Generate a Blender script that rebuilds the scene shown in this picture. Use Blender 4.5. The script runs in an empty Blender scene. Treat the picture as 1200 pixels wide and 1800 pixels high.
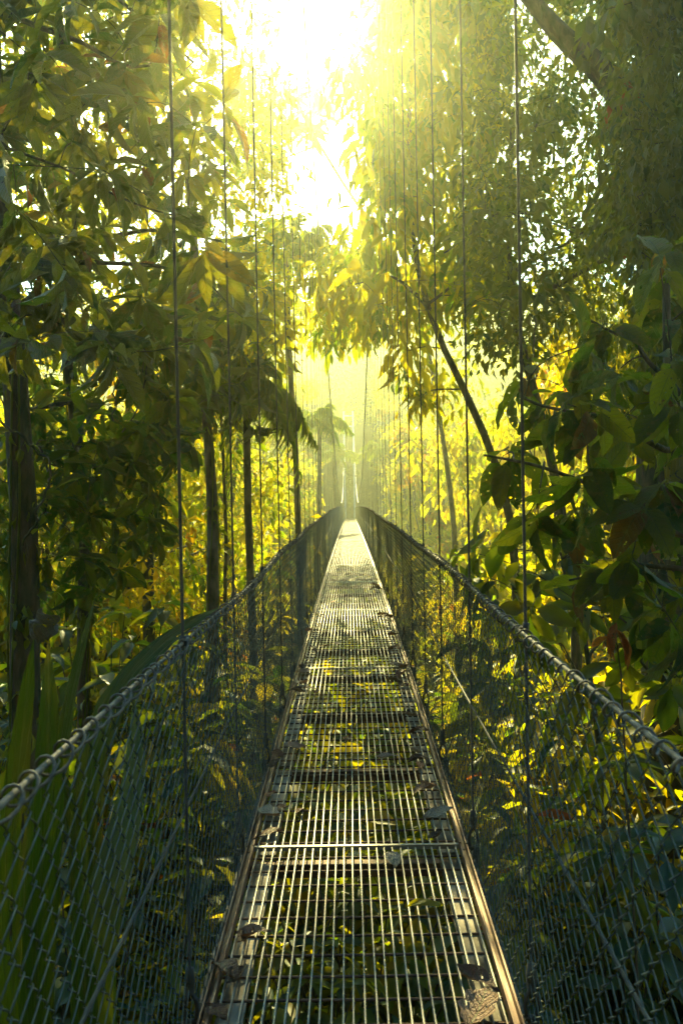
import bpy, math, random
import numpy as np
from mathutils import Vector, Matrix, Euler

PI = math.pi
S = bpy.context.scene
COL = S.collection
random.seed(11)
RS = np.random.RandomState(11)

# ------------------------------------------------------------------ camera, world, sun, exposure
CAMZ = 1.40
FPX = 1400.0
cam_d = bpy.data.cameras.new('camera')
cam = bpy.data.objects.new('camera', cam_d)
COL.objects.link(cam)
S.camera = cam
cam_d.sensor_fit = 'VERTICAL'
cam_d.sensor_height = 36.0
cam_d.lens = 28.0
cam_d.clip_end = 3000
cam_d.clip_start = 0.05
cam_d.dof.use_dof = True
cam_d.dof.focus_distance = 5.5
cam_d.dof.aperture_fstop = 8.0
YAW, PITCH, ROLL = math.radians(0.62), math.radians(-0.82), math.radians(-1.1)
CM = (Matrix.Rotation(YAW, 4, 'Z') @ Matrix.Rotation(PI / 2 + PITCH, 4, 'X') @ Matrix.Rotation(ROLL, 4, 'Z'))
cam.matrix_world = Matrix.Translation((0, 0, CAMZ)) @ CM
C3 = np.array(CM.to_3x3())

SUN_EL, SUN_AZ = math.radians(31.0), math.radians(-2.2)     # azimuth measured from +Y towards +X
world = bpy.data.worlds.new("World")
S.world = world
world.use_nodes = True
wn = world.node_tree
sky = wn.nodes.new('ShaderNodeTexSky')
sky.sky_type = 'NISHITA'
sky.sun_disc = False
sky.sun_elevation = SUN_EL
sky.sun_rotation = SUN_AZ
sky.dust_density = 1.0
sky.ozone_density = 3.0
sky.air_density = 1.0
bg = wn.nodes['Background']
tint = wn.nodes.new('ShaderNodeMix'); tint.data_type = 'RGBA'; tint.blend_type = 'MULTIPLY'
tint.inputs[0].default_value = 1.0
tint.inputs[7].default_value = (0.42, 0.98, 1.05, 1)
wn.links.new(sky.outputs[0], tint.inputs[6])
wn.links.new(tint.outputs[2], bg.inputs[0])
bg.inputs[1].default_value = 0.10

sun_d = bpy.data.lights.new('sun', 'SUN')
sun_d.energy = 5.0
sun_d.angle = math.radians(0.6)
sun_d.color = (1.0, 0.87, 0.36)
sun = bpy.data.objects.new('sun', sun_d)
COL.objects.link(sun)
sdir = Vector((math.sin(SUN_AZ) * math.cos(SUN_EL), math.cos(SUN_AZ) * math.cos(SUN_EL), math.sin(SUN_EL)))
sun.rotation_euler = sdir.to_track_quat('Z', 'Y').to_euler()
sun.location = (0, 0, 30)

S.view_settings.view_transform = 'Standard'
S.view_settings.look = 'None'
S.view_settings.gamma = 1.0
S.view_settings.exposure = 2.2
S.render.engine = 'CYCLES'
cy = S.cycles
cy.use_denoising = True
try:
    cy.denoiser = 'OPENIMAGEDENOISE'
    cy.denoising_input_passes = 'RGB_ALBEDO_NORMAL'
except Exception:
    pass
cy.max_bounces = 6
cy.diffuse_bounces = 3
cy.glossy_bounces = 2
cy.transmission_bounces = 4
cy.volume_bounces = 1
cy.transparent_max_bounces = 8
cy.sample_clamp_indirect = 4.0
cy.caustics_reflective = False
cy.caustics_refractive = False
cy.use_adaptive_sampling = True
cy.adaptive_threshold = 0.03

# haze settings (the box itself is built after the terrain)
HAZE_DENSITY = 0.0031
HAZE_COLOR = (0.95, 1.0, 0.70)
HAZE_ANISO = 0.83


def at(px, py, d):
    """world point seen at pixel (px,py) of the 1200x1800 photograph, d metres along the bridge"""
    v = C3 @ np.array([px - 600.0, 900.0 - py, -FPX])
    v = v * (d / v[1])
    return np.array([v[0], v[1], v[2] + CAMZ])


def proj(p):
    q = C3.T @ (np.array(p) - np.array([0, 0, CAMZ]))
    if q[2] > -0.05:
        return (-9999, -9999)
    return (600 + q[0] / -q[2] * FPX, 900 - q[1] / -q[2] * FPX)


# ------------------------------------------------------------------ mesh building helpers
class MB:
    def __init__(s):
        s.V = []; s.F = []; s.UV = []; s.R = []; s.n = 0

    def add(s, V, F, UV=None, R=None):
        V = np.asarray(V, float).reshape(-1, 3); F = np.asarray(F, int)
        s.V.append(V); s.F.append(F + s.n)
        s.UV.append(np.zeros((len(V), 2)) if UV is None else UV)
        s.R.append(np.full(len(V), 0.5) if R is None else R)
        s.n += len(V)

    def box(s, c, h, rot=None):
        c = np.array(c, float); h = np.array(h, float)
        v = np.array([[x, y, z] for x in (-1, 1) for y in (-1, 1) for z in (-1, 1)], float) * h
        if rot is not None: v = v @ np.array(rot).T
        s.add(v + c, [[0, 1, 3, 2], [4, 6, 7, 5], [0, 4, 5, 1], [2, 3, 7, 6], [0, 2, 6, 4], [1, 5, 7, 3]])

    def tube(s, P, r, k=6, caps=True):
        P = np.asarray(P, float); n = len(P)
        r = np.full(n, r) if np.isscalar(r) else np.asarray(r, float)
        T = np.gradient(P, axis=0)
        T /= np.maximum(np.linalg.norm(T, axis=1)[:, None], 1e-9)
        up = np.array([0, 0, 1.0]) if abs(T[:, 2]).mean() < 0.8 else np.array([1.0, 0, 0])
        A = np.cross(T, up); A /= np.maximum(np.linalg.norm(A, axis=1)[:, None], 1e-9)
        B = np.cross(A, T)
        a = np.arange(k) * 2 * PI / k
        V = P[:, None] + r[:, None, None] * (np.cos(a)[None, :, None] * A[:, None] + np.sin(a)[None, :, None] * B[:, None])
        i = np.arange(n - 1)[:, None] * k; j = np.arange(k)[None]
        jn = (j + 1) % k
        F = np.stack([i + j, i + jn, i + k + jn, i + k + j], -1).reshape(-1, 4)
        L = np.concatenate([[0], np.cumsum(np.linalg.norm(np.diff(P, axis=0), axis=1))])
        UV = np.stack(np.broadcast_arrays(j / k, L[:, None]), -1).reshape(-1, 2)
        s.add(V.reshape(-1, 3), F, UV)
        if caps and k >= 4:
            base = s.n - n * k
            for o in (0, (n - 1) * k):
                if k == 4: q = [[o, o + 1, o + 2, o + 3]]
                elif k == 6: q = [[o, o + 1, o + 2, o + 3], [o, o + 3, o + 4, o + 5]]
                elif k == 8: q = [[o, o + 1, o + 2, o + 3], [o, o + 3, o + 4, o + 5], [o, o + 5, o + 6, o + 7]]
                else: continue
                s.F.append(np.array(q) + base)

    def leaves(s, T, P, D, N, L, W, R=None):
        """T template (verts, quads, uv); P positions, D directions, N approx normals, L lengths, W widths"""
        tv, tf, tuv = T
        P = np.asarray(P, float).reshape(-1, 3); m = len(P)
        D = D / np.maximum(np.linalg.norm(D, axis=1)[:, None], 1e-9)
        Sd = np.cross(D, N); Sd /= np.maximum(np.linalg.norm(Sd, axis=1)[:, None], 1e-9)
        Nn = np.cross(Sd, D)
        L = np.broadcast_to(np.asarray(L, float), (m,)); W = np.broadcast_to(np.asarray(W, float), (m,))
        V = (P[:, None] + tv[None, :, 0, None] * W[:, None, None] * Sd[:, None]
             + tv[None, :, 1, None] * L[:, None, None] * D[:, None] + tv[None, :, 2, None] * L[:, None, None] * Nn[:, None])
        k = len(tv)
        F = (tf[None] + (np.arange(m) * k)[:, None, None]).reshape(-1, 4)
        if R is None: R = RS.rand(m)
        s.add(V.reshape(-1, 3), F, np.tile(tuv, (m, 1)), np.repeat(R, k))

    def build(s, name, mat, parent=None, smooth=True, loc=None):
        me = bpy.data.meshes.new(name)
        V = np.concatenate(s.V); F = np.concatenate(s.F); UV = np.concatenate(s.UV); R = np.concatenate(s.R)
        me.vertices.add(len(V)); me.vertices.foreach_set('co', V.astype(np.float32).ravel())
        me.loops.add(F.size); me.loops.foreach_set('vertex_index', F.astype(np.int32).ravel())
        me.polygons.add(len(F))
        me.polygons.foreach_set('loop_start', (np.arange(len(F)) * 4).astype(np.int32))
        me.polygons.foreach_set('use_smooth', np.full(len(F), smooth, bool))
        me.update(calc_edges=True)
        uv = me.uv_layers.new(name='UVMap')
        uv.data.foreach_set('uv', UV[F.ravel()].astype(np.float32).ravel())
        at_ = me.attributes.new('rnd', 'FLOAT', 'POINT')
        at_.data.foreach_set('value', R.astype(np.float32))
        me.validate()
        me.materials.append(mat)
        o = bpy.data.objects.new(name, me)
        COL.objects.link(o)
        if parent is not None: o.parent = parent
        if loc is not None: o.location = loc
        return o


def leaf_template(n=6, fold=0.18, droop=0.25, peak=0.45, sharp=0.9, petiole=0.0, wave=0.0):
    """leaf from y=0 to y=1, half width 0.5 at its widest; three columns of vertices"""
    v, uv, q = [], [], []
    ts = np.linspace(0, 1, n + 1)
    for i, t in enumerate(ts):
        a = t ** (math.log(0.5) / math.log(peak))
        w = max(0.03, math.sin(PI * a) ** sharp) * 0.5
        if i == n: w = 0.004
        if i == 0: w = 0.03
        y = petiole + (1 - petiole) * t
        z = -droop * y * y
        wz = wave * math.sin(i * 2.3)
        v += [(-w, y - 0.02 * (i > 0), z + fold * w + wz), (0, y, z), (w, y - 0.02 * (i > 0), z + fold * w - wz)]
        uv += [(0.5 - w, t), (0.5, t), (0.5 + w, t)]
    for i in range(n):
        b = i * 3
        q += [[b, b + 1, b + 4, b + 3], [b + 1, b + 2, b + 5, b + 4]]
    if petiole > 0:
        k = len(v)
        v += [(-0.02, 0, 0.0), (0.02, 0, 0.0)]
        uv += [(0.5, 0), (0.5, 0)]
        q += [[k, k + 1, 2, 0]]
    return (np.array(v, float), np.array(q), np.array(uv, float))


T_BIG = leaf_template(8, 0.22, 0.28, 0.52, 0.85, 0.10, 0.012)
T_BIG2 = leaf_template(8, 0.30, 0.10, 0.60, 0.80, 0.08, 0.02)
T_HEART = leaf_template(8, 0.15, 0.35, 0.40, 0.60, 0.18, 0.015)
T_MED = leaf_template(3, 0.25, 0.30, 0.42, 0.9)
T_SMALL = leaf_template(2, 0.25, 0.2, 0.5, 0.9)
T_STRAP = leaf_template(4, 0.35, 0.45, 0.35, 0.5)
T_TINY = (np.array([(0, 0, 0), (-0.5, 0.45, 0.05), (0, 1, -0.1), (0.5, 0.45, 0.05)], float), np.array([[0, 3, 2, 1]]),
          np.array([(0.5, 0), (0, 0.5), (0.5, 1), (1, 0.5)], float))


def unit(v):
    v = np.asarray(v, float)
    return v / max(np.linalg.norm(v), 1e-9)


def rand_dirs(n, rs=RS):
    d = rs.normal(size=(n, 3))
    return d / np.linalg.norm(d, axis=1)[:, None]


def curve(pts, n=14, wob=0.0, rs=RS):
    P = np.asarray(pts, float)
    if len(P) == 2: P = np.array([P[0], (P[0] + P[1]) / 2, P[1]])
    L = np.concatenate([[0], np.cumsum(np.linalg.norm(np.diff(P, axis=0), axis=1))])
    t = np.linspace(0, L[-1], n)
    Q = np.stack([np.interp(t, L, P[:, k]) for k in range(3)], 1)
    for _ in range(2):
        Q[1:-1] = (Q[:-2] + 2 * Q[1:-1] + Q[2:]) / 4
    if wob > 0:
        w = rs.normal(size=(n, 3)) * wob
        w[0] = 0; w[-1] = 0
        w[1:-1] = (w[:-2] + w[1:-1] + w[2:]) / 2
        Q = Q + w
    return Q


# ------------------------------------------------------------------ materials
def new_mat(name):
    m = bpy.data.materials.new(name); m.use_nodes = True
    n = m.node_tree; n.nodes.clear()
    out = n.nodes.new('ShaderNodeOutputMaterial')
    return m, n, out


def ramp(nt, stops, src):
    r = nt.nodes.new('ShaderNodeValToRGB')
    e = r.color_ramp.elements
    while len(e) > 1: e.remove(e[-1])
    e[0].position = stops[0][0]; e[0].color = (*stops[0][1], 1)
    for p, c in stops[1:]:
        k = e.new(p); k.color = (*c, 1)
    nt.links.new(src, r.inputs[0])
    return r


def leaf_mat(name, stops, tstops, mix=0.5, rough=0.45, veins=False, spec=0.35):
    """stops: reflected colours over the per-leaf random value; tstops: transmitted colours"""
    m, n, out = new_mat(name)
    A = n.nodes.new('ShaderNodeAttribute'); A.attribute_name = 'rnd'
    oi = n.nodes.new('ShaderNodeObjectInfo')
    ad = n.nodes.new('ShaderNodeMath'); ad.operation = 'MULTIPLY_ADD'
    n.links.new(oi.outputs['Random'], ad.inputs[0]); ad.inputs[1].default_value = 0.16
    n.links.new(A.outputs['Fac'], ad.inputs[2])
    sb = n.nodes.new('ShaderNodeMath'); sb.operation = 'SUBTRACT'; sb.inputs[1].default_value = 0.08; sb.use_clamp = True
    n.links.new(ad.outputs[0], sb.inputs[0])
    c1 = ramp(n, stops, sb.outputs[0]); c2 = ramp(n, tstops, sb.outputs[0])
    s1, s2 = c1.outputs[0], c2.outputs[0]
    p = n.nodes.new('ShaderNodeBsdfPrincipled')
    p.inputs['Roughness'].default_value = rough
    p.inputs['Specular IOR Level'].default_value = spec
    if veins:
        uv = n.nodes.new('ShaderNodeUVMap')
        sp = n.nodes.new('ShaderNodeSeparateXYZ'); n.links.new(uv.outputs[0], sp.inputs[0])

        def M(op, a, b=None, c=None):
            k = n.nodes.new('ShaderNodeMath'); k.operation = op
            for i, q in enumerate((a, b, c)):
                if q is None: continue
                if isinstance(q, (int, float)): k.inputs[i].default_value = q
                else: n.links.new(q, k.inputs[i])
            return k.outputs[0]
        du = M('ABSOLUTE', M('SUBTRACT', sp.outputs[0], 0.5))
        mid = M('LESS_THAN', du, 0.022)
        ph = M('SINE', M('MULTIPLY', M('SUBTRACT', sp.outputs[1], M('MULTIPLY', du, 0.55)), 2 * PI * 9))
        side = M('POWER', M('MULTIPLY_ADD', ph, 0.5, 0.5), 9.0)
        v = M('MAXIMUM', mid, M('MULTIPLY', side, 0.55))
        nz = n.nodes.new('ShaderNodeTexNoise'); nz.inputs['Scale'].default_value = 22
        n.links.new(uv.outputs[0], nz.inputs['Vector'])
        mx = n.nodes.new('ShaderNodeMix'); mx.data_type = 'RGBA'; mx.blend_type = 'MULTIPLY'
        n.links.new(M('MULTIPLY', v, 0.8), mx.inputs[0]); n.links.new(s2, mx.inputs[6]); mx.inputs[7].default_value = (0.35, 0.4, 0.2, 1)
        s2 = mx.outputs[2]
        mb = n.nodes.new('ShaderNodeMix'); mb.data_type = 'RGBA'; mb.blend_type = 'MIX'
        n.links.new(M('MULTIPLY', v, 0.5), mb.inputs[0]); n.links.new(s1, mb.inputs[6]); mb.inputs[7].default_value = (0.16, 0.2, 0.06, 1)
        s1 = mb.outputs[2]
        bp = n.nodes.new('ShaderNodeBump'); bp.inputs['Strength'].default_value = 0.9; bp.inputs['Distance'].default_value = 0.01
        n.links.new(M('ADD', M('MULTIPLY', v, -1.0), nz.outputs[0]), bp.inputs['Height'])
        n.links.new(bp.outputs[0], p.inputs['Normal'])
    n.links.new(s1, p.inputs['Base Color'])
    hole = None
    if veins:
        cv = n.nodes.new('ShaderNodeCombineXYZ')
        n.links.new(sp.outputs[0], cv.inputs[0]); n.links.new(M('MULTIPLY', sp.outputs[1], 2.2), cv.inputs[1])
        n.links.new(M('MULTIPLY', A.outputs['Fac'], 73.0), cv.inputs[2])
        n2 = n.nodes.new('ShaderNodeTexNoise'); n2.inputs['Scale'].default_value = 2.2; n2.inputs['Detail'].default_value = 6
        n.links.new(cv.outputs[0], n2.inputs['Vector'])
        br = n.nodes.new('ShaderNodeMix'); br.data_type = 'RGBA'; br.blend_type = 'MIX'
        n.links.new(M('MULTIPLY', M('SUBTRACT', n2.outputs[0], .52), 5.0), br.inputs[0]); br.clamp_factor = True
        n.links.new(s2, br.inputs[6]); br.inputs[7].default_value = (.34, .24, .02, 1) if tstops[0][1][1] > .1 else (.12, .07, .03, 1)
        s2 = br.outputs[2]
        n3 = n.nodes.new('ShaderNodeTexNoise'); n3.inputs['Scale'].default_value = 4.5; n3.inputs['Detail'].default_value = 1
        n.links.new(cv.outputs[0], n3.inputs['Vector'])
        hole = M('GREATER_THAN', n3.outputs[0], 0.69)
    t = n.nodes.new('ShaderNodeBsdfTranslucent'); n.links.new(s2, t.inputs[0])
    mx = n.nodes.new('ShaderNodeMixShader'); mx.inputs[0].default_value = mix
    n.links.new(p.outputs[0], mx.inputs[1]); n.links.new(t.outputs[0], mx.inputs[2])
    if hole is not None:
        tr = n.nodes.new('ShaderNodeBsdfTransparent')
        mh = n.nodes.new('ShaderNodeMixShader')
        n.links.new(hole, mh.inputs[0]); n.links.new(mx.outputs[0], mh.inputs[1]); n.links.new(tr.outputs[0], mh.inputs[2])
        mx = mh
    n.links.new(mx.outputs[0], out.inputs[0])
    return m


def solid_mat(name, c1, c2, scale=8, rough=0.7, metal=0.0, bump=0.3, detail=5, lo=0.35, hi=0.65, stretch=(1, 1, 1), dist=0.02):
    m, n, out = new_mat(name)
    tc = n.nodes.new('ShaderNodeTexCoord')
    mp = n.nodes.new('ShaderNodeMapping'); mp.inputs['Scale'].default_value = stretch
    n.links.new(tc.outputs['Object'], mp.inputs[0])
    nz = n.nodes.new('ShaderNodeTexNoise'); nz.inputs['Scale'].default_value = scale; nz.inputs['Detail'].default_value = detail
    n.links.new(mp.outputs[0], nz.inputs['Vector'])
    r = ramp(n, [(lo, c1), (hi, c2)], nz.outputs[0])
    p = n.nodes.new('ShaderNodeBsdfPrincipled')
    p.inputs['Roughness'].default_value = rough; p.inputs['Metallic'].default_value = metal
    n.links.new(r.outputs[0], p.inputs['Base Color'])
    if bump > 0:
        b = n.nodes.new('ShaderNodeBump'); b.inputs['Strength'].default_value = bump; b.inputs['Distance'].default_value = dist
        n.links.new(nz.outputs[0], b.inputs['Height']); n.links.new(b.outputs[0], p.inputs['Normal'])
    n.links.new(p.outputs[0], out.inputs[0])
    return m


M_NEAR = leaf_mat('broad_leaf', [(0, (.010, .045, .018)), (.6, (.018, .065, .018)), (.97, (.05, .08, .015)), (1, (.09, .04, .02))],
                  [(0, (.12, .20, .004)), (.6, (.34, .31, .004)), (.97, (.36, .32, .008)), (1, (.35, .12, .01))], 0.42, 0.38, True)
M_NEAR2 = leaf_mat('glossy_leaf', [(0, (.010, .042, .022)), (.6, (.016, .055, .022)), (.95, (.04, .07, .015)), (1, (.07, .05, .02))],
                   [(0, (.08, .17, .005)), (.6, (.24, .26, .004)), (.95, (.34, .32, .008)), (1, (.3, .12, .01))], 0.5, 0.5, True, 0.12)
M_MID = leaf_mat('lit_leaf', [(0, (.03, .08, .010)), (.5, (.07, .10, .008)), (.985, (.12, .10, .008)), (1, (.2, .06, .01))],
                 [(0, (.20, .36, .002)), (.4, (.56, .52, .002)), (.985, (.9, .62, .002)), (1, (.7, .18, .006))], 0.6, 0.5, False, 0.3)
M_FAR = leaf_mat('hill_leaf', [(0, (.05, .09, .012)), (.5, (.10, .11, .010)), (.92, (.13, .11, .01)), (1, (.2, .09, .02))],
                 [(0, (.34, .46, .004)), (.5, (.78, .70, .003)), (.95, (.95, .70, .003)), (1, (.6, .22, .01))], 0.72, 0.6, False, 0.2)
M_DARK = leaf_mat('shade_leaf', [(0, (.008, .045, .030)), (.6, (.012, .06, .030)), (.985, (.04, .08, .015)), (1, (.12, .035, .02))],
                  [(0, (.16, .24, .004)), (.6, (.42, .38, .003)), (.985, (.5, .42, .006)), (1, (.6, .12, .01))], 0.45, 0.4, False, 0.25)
M_GOLD = leaf_mat('golden_leaf', [(0, (.03, .07, .010)), (.5, (.09, .09, .008)), (.9, (.14, .08, .008)), (1, (.22, .07, .01))],
                 [(0, (.16, .30, .003)), (.45, (.55, .46, .003)), (.85, (.85, .46, .003)), (1, (.85, .20, .006))], 0.6, 0.5, False, 0.3)
M_PALM = leaf_mat('palm_leaf', [(0, (.03, .08, .02)), (1, (.06, .10, .02))], [(0, (.26, .42, .006)), (1, (.55, .58, .006))], 0.5, 0.42, False, 0.3)
M_WAX = leaf_mat('paddle_leaf', [(0, (.015, .05, .010)), (1, (.03, .07, .01))], [(0, (.12, .18, .004)), (1, (.20, .22, .004))], 0.35, 0.42, True, 0.2)
M_RED = leaf_mat('red_leaf', [(0, (.16, .03, .015)), (1, (.22, .06, .015))], [(0, (.5, .10, .02)), (1, (.6, .18, .02))], 0.5, 0.45, True)
M_BARK = solid_mat('bark', (.02, .035, .012), (.11, .08, .055), 16, 0.95, 0, 1.0, detail=10, stretch=(1, 1, .3), dist=.05)
M_BARK2 = solid_mat('pale_bark', (.05, .05, .02), (.19, .14, .09), 12, 0.95, 0, 1.0, detail=10, stretch=(1, 1, .4), dist=.05)
M_SOIL = solid_mat('soil', (.018, .016, .008), (.05, .05, .018), 1.6, 1.0, 0, 0.6)
M_WIRE = solid_mat('fence_wire', (.03, .05, .042), (.10, .12, .10), 30, 0.65, 0.1, 0.0)
M_ROPE = solid_mat('cable_steel', (.035, .032, .026), (.15, .13, .10), 45, 0.75, 0.1, 0.8, dist=0.004)
M_SUNLIT_ZINC = solid_mat('sunlit_zinc_cable', (.42, .44, .42), (.6, .62, .6), 20, 0.5, 0.2, 0.1)  # zinc grey made pale so the colour carries the sunlight on the cable
M_ROD = solid_mat('rod_steel', (.02, .022, .018), (.07, .06, .045), 12, 0.75, 0.1, 0.2, dist=0.002)
M_GRATE = solid_mat('galvanised_bar', (.11, .065, .045), (.25, .225, .18), 7, 0.52, 0.2, 0.25, lo=.30, hi=.48, dist=0.002)
M_RUST = solid_mat('rusty_steel', (.05, .025, .015), (.16, .08, .045), 18, 0.7, 0.3, 0.4, dist=0.002)
M_EDGE = solid_mat('edge_angle', (.14, .055, .03), (.30, .19, .12), 10, 0.5, 0.3, 0.3, dist=0.002)
M_PLATE = solid_mat('edge_plank', (.07, .05, .03), (.36, .30, .22), 5, 0.75, 0, 0.4, lo=.42, hi=.6, dist=0.004)
M_PAINT = solid_mat('pale_paint', (.55, .68, .66), (.75, .82, .78), 4, 0.5, 0, 0.1)
M_DEAD = leaf_mat('dead_leaf', [(0, (.08, .045, .035)), (.35, (.17, .065, .035)), (.6, (.30, .17, .10)), (.8, (.36, .10, .03)), (1, (.34, .29, .22))],
                  [(0, (.05, .03, .02)), (1, (.2, .1, .05))], 0.12, 0.5, True)
M_GREY = leaf_mat('withered_leaf', [(0, (.05, .055, .05)), (1, (.13, .13, .12))], [(0, (.05, .05, .04)), (1, (.09, .09, .07))], 0.1, 0.7, True)

# ------------------------------------------------------------------ tagging
THINGS = []


def tag(o, label, cat, group=None, kind=None, order='x'):
    """labels that contain {ord} are completed at the end from the order in the picture"""
    if kind: o['kind'] = kind
    if label:
        o['label'] = label; o['category'] = cat
        THINGS.append((o, label, order))
    if group: o['group'] = group
    return o


def empty(name, loc=(0, 0, 0), rz=0.0):
    o = bpy.data.objects.new(name, None)
    o.empty_display_size = 0.2
    COL.objects.link(o)
    o.location = loc; o.rotation_euler = (0, 0, rz)
    return o


def copy_tree(src, loc, rz=0.0, sc=1.0, tilt=(0, 0)):
    r = src.copy(); COL.objects.link(r)
    r.location = loc; r.rotation_euler = (tilt[0], tilt[1], rz)
    r.scale = (sc, sc, sc) if np.isscalar(sc) else sc
    for ch in list(src.children):
        c = ch.copy(); COL.objects.link(c); c.parent = r
        for g in list(ch.children):
            d = g.copy(); COL.objects.link(d); d.parent = c
    return r


# ------------------------------------------------------------------ terrain
YK = [-14, -5, -2.5, 0, 8, 20, 38, 55, 68, 75, 84, 100, 118, 134, 146, 156]
ZK = [17.0, 5.0, -1.2, -2.6, -4.0, -8.0, -12.0, -9.0, -3.5, -1.0, -0.5, 11, 25, 34, 37, 38]  # near end raised behind the camera, unseen, to block sky light


def ground(x, y):
    x = np.asarray(x, float); y = np.asarray(y, float)
    z = np.interp(y, YK, ZK)
    side = np.clip(np.abs(x) - 2.5, 0, None)
    f = np.clip(1 - (y - 70) / 30, 0.12, 1)
    z = z + np.minimum(side * 0.42, 22 + 0 * side) * f
    z = z + 0.25 * np.sin(x * 0.9 + 1.3 * np.cos(y * 0.5)) + 0.35 * np.sin(y * 0.31 + x * 0.2) * np.clip(np.abs(y - 75) / 30, 0.1, 1)
    return z


gx = np.concatenate([np.linspace(-66, -12, 24), np.linspace(-10, 10, 41), np.linspace(12, 66, 24)])
gy = np.concatenate([np.linspace(-14, 20, 60), np.linspace(21.5, 154, 72)])
X, Y = np.meshgrid(gx, gy)
Z = ground(X, Y)
nx, ny = len(gx), len(gy)
gb = MB()
ii = (np.arange(ny - 1)[:, None] * nx + np.arange(nx - 1)[None]).ravel()
gb.add(np.stack([X, Y, Z], -1).reshape(-1, 3), np.stack([ii, ii + 1, ii + nx + 1, ii + nx], -1))
tag(gb.build('ground', M_SOIL), None, None, kind='structure')

# ------------------------------------------------------------------ the bridge
DK = [-3, 0, 6, 13.5, 24, 37.6, 52, 76]
DH = [1.42, 1.40, 1.22, 1.16, 1.17, 1.24, 1.36, 1.69]


def _smooth_deck():
    y = np.linspace(-3, 76, 400)
    h = np.interp(y, DK, DH)
    for _ in range(60):
        h[1:-1] = (h[:-2] + 2 * h[1:-1] + h[2:]) / 4
    return y, h


_dy, _dh = _smooth_deck()


def deckz(y):
    return CAMZ - np.interp(y, _dy, _dh)


SP = 0.95
D0 = 2.05
YEND = 75.0
TOWER_Y = 75.6
RAILX = 0.43


def railz(y, sgn):
    y = np.asarray(y, float)
    near = np.interp(y, [0, 1, 2, 3, 5.2, 8, 14, 20], [.36, .36, .362, .35, .31, .27, .235, .20] if sgn < 0 else [.365, .36, .335, .316, .285, .26, .235, .20])
    far = CAMZ - deckz(y) - .97
    k = np.clip((y - 12) / 8, 0, 1)
    return CAMZ - (near * (1 - k) + far * k) + 0.005 * np.sin(y * 1.7 + sgn)


def mainz(y):
    y = np.asarray(y, float)
    k = np.where(y < 40, 0.0063, 0.0067)
    return CAMZ - 0.12 + k * (y - 40) ** 2


bridge = empty('suspension_bridge', (0, 0, 0))
tag(bridge, 'narrow hanging footbridge with steel grating deck and chain link sides', 'footbridge')

# grating panel: three bays long, its own frame, origin at its near end
PL = SP * 3


def make_panel():
    g = empty('deck_panel')
    b = MB()
    nb = 26
    for i in range(nb):
        x = -0.372 + 0.744 * i / (nb - 1)
        yv_ = np.linspace(0.012, PL - 0.012, 7)
        jx = np.random.RandomState(900 + i).normal(size=7) * .0011; jz = np.random.RandomState(950 + i).normal(size=7) * .0012
        V = np.concatenate([np.stack([x + jx + sx * .0021, yv_, jz - .010 + sz * .010], 1) for sx, sz in ((-1, -1), (1, -1), (1, 1), (-1, 1))])
        F = []
        for a_ in range(6):
            for c_ in range(4):
                d_ = (c_ + 1) % 4
                F.append([c_ * 7 + a_, d_ * 7 + a_, d_ * 7 + a_ + 1, c_ * 7 + a_ + 1])
        F += [[0, 21, 14, 7], [6, 13, 20, 27]]
        b.add(V, F)
    gr = b.build('grating', M_GRATE, g, smooth=False)
    b = MB()
    for j in range(28):
        y = 0.06 + j * (PL - 0.12) / 27
        b.tube([(-0.385, y, -0.014), (0, y, -0.0145), (0.385, y, -0.014)], 0.0042, 5, False)
    b.build('cross_rod', M_RUST, gr)
    b = MB()
    for s in (-1, 1):
        b.box((s * 0.392, PL / 2, -0.008), (0.0035, PL / 2 - 0.004, 0.016))
        b.box((s * 0.404, PL / 2, -0.022), (0.008, PL / 2 - 0.004, 0.0025))
        b.box((s * 0.415, PL / 2, -0.010), (0.0028, PL / 2 - 0.004, 0.014))
    b.build('edge_angle', M_EDGE, g, smooth=False)
    for s in (-1, 1):
        b = MB()
        for k in range(3):
            b.box((s * 0.345, (k + .5) * SP, -0.052), (0.034, SP / 2 - 0.035, 0.006))
        b.build('edge_plank', M_PLATE, g, smooth=False)
    b = MB()
    b.box((0, 0.004, -0.006), (0.385, 0.0065, 0.0085))
    b.build('joint_strip', M_GRATE, g, smooth=False)
    return g


def bridge_part_copy(src, loc, rx):
    r = src.copy(); COL.objects.link(r); r.parent = bridge
    r.location = loc; r.rotation_euler = (rx, 0, 0)
    return r


panel0 = make_panel()
panel_children = [(c, list(c.children)) for c in panel0.children]
pj = 0
ystart = D0 + SP - PL * 2
# a panel is a part of the bridge: join its frame pieces under one mesh part, the grating
y = ystart
first = True
while y < YEND - 0.5:
    y1 = y + PL
    z0, z1 = float(deckz(y)), float(deckz(y1))
    rx = math.atan2(z1 - z0, PL)
    if first:
        gr = [c for c in panel0.children if c.name.startswith('grating')][0]
        gr.name = 'deck_panel'
        subs = [c for c in panel0.children if c != gr]
        for c in subs: c.parent = gr
        gr.parent = bridge; gr.location = (0, y, z0); gr.rotation_euler = (rx, 0, 0)
        bpy.data.objects.remove(panel0)
        first = False
    else:
        r = bridge_part_copy(gr, (0, y, z0), rx)
        for c in list(gr.children):
            d = c.copy(); COL.objects.link(d); d.parent = r
    y = y1

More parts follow.
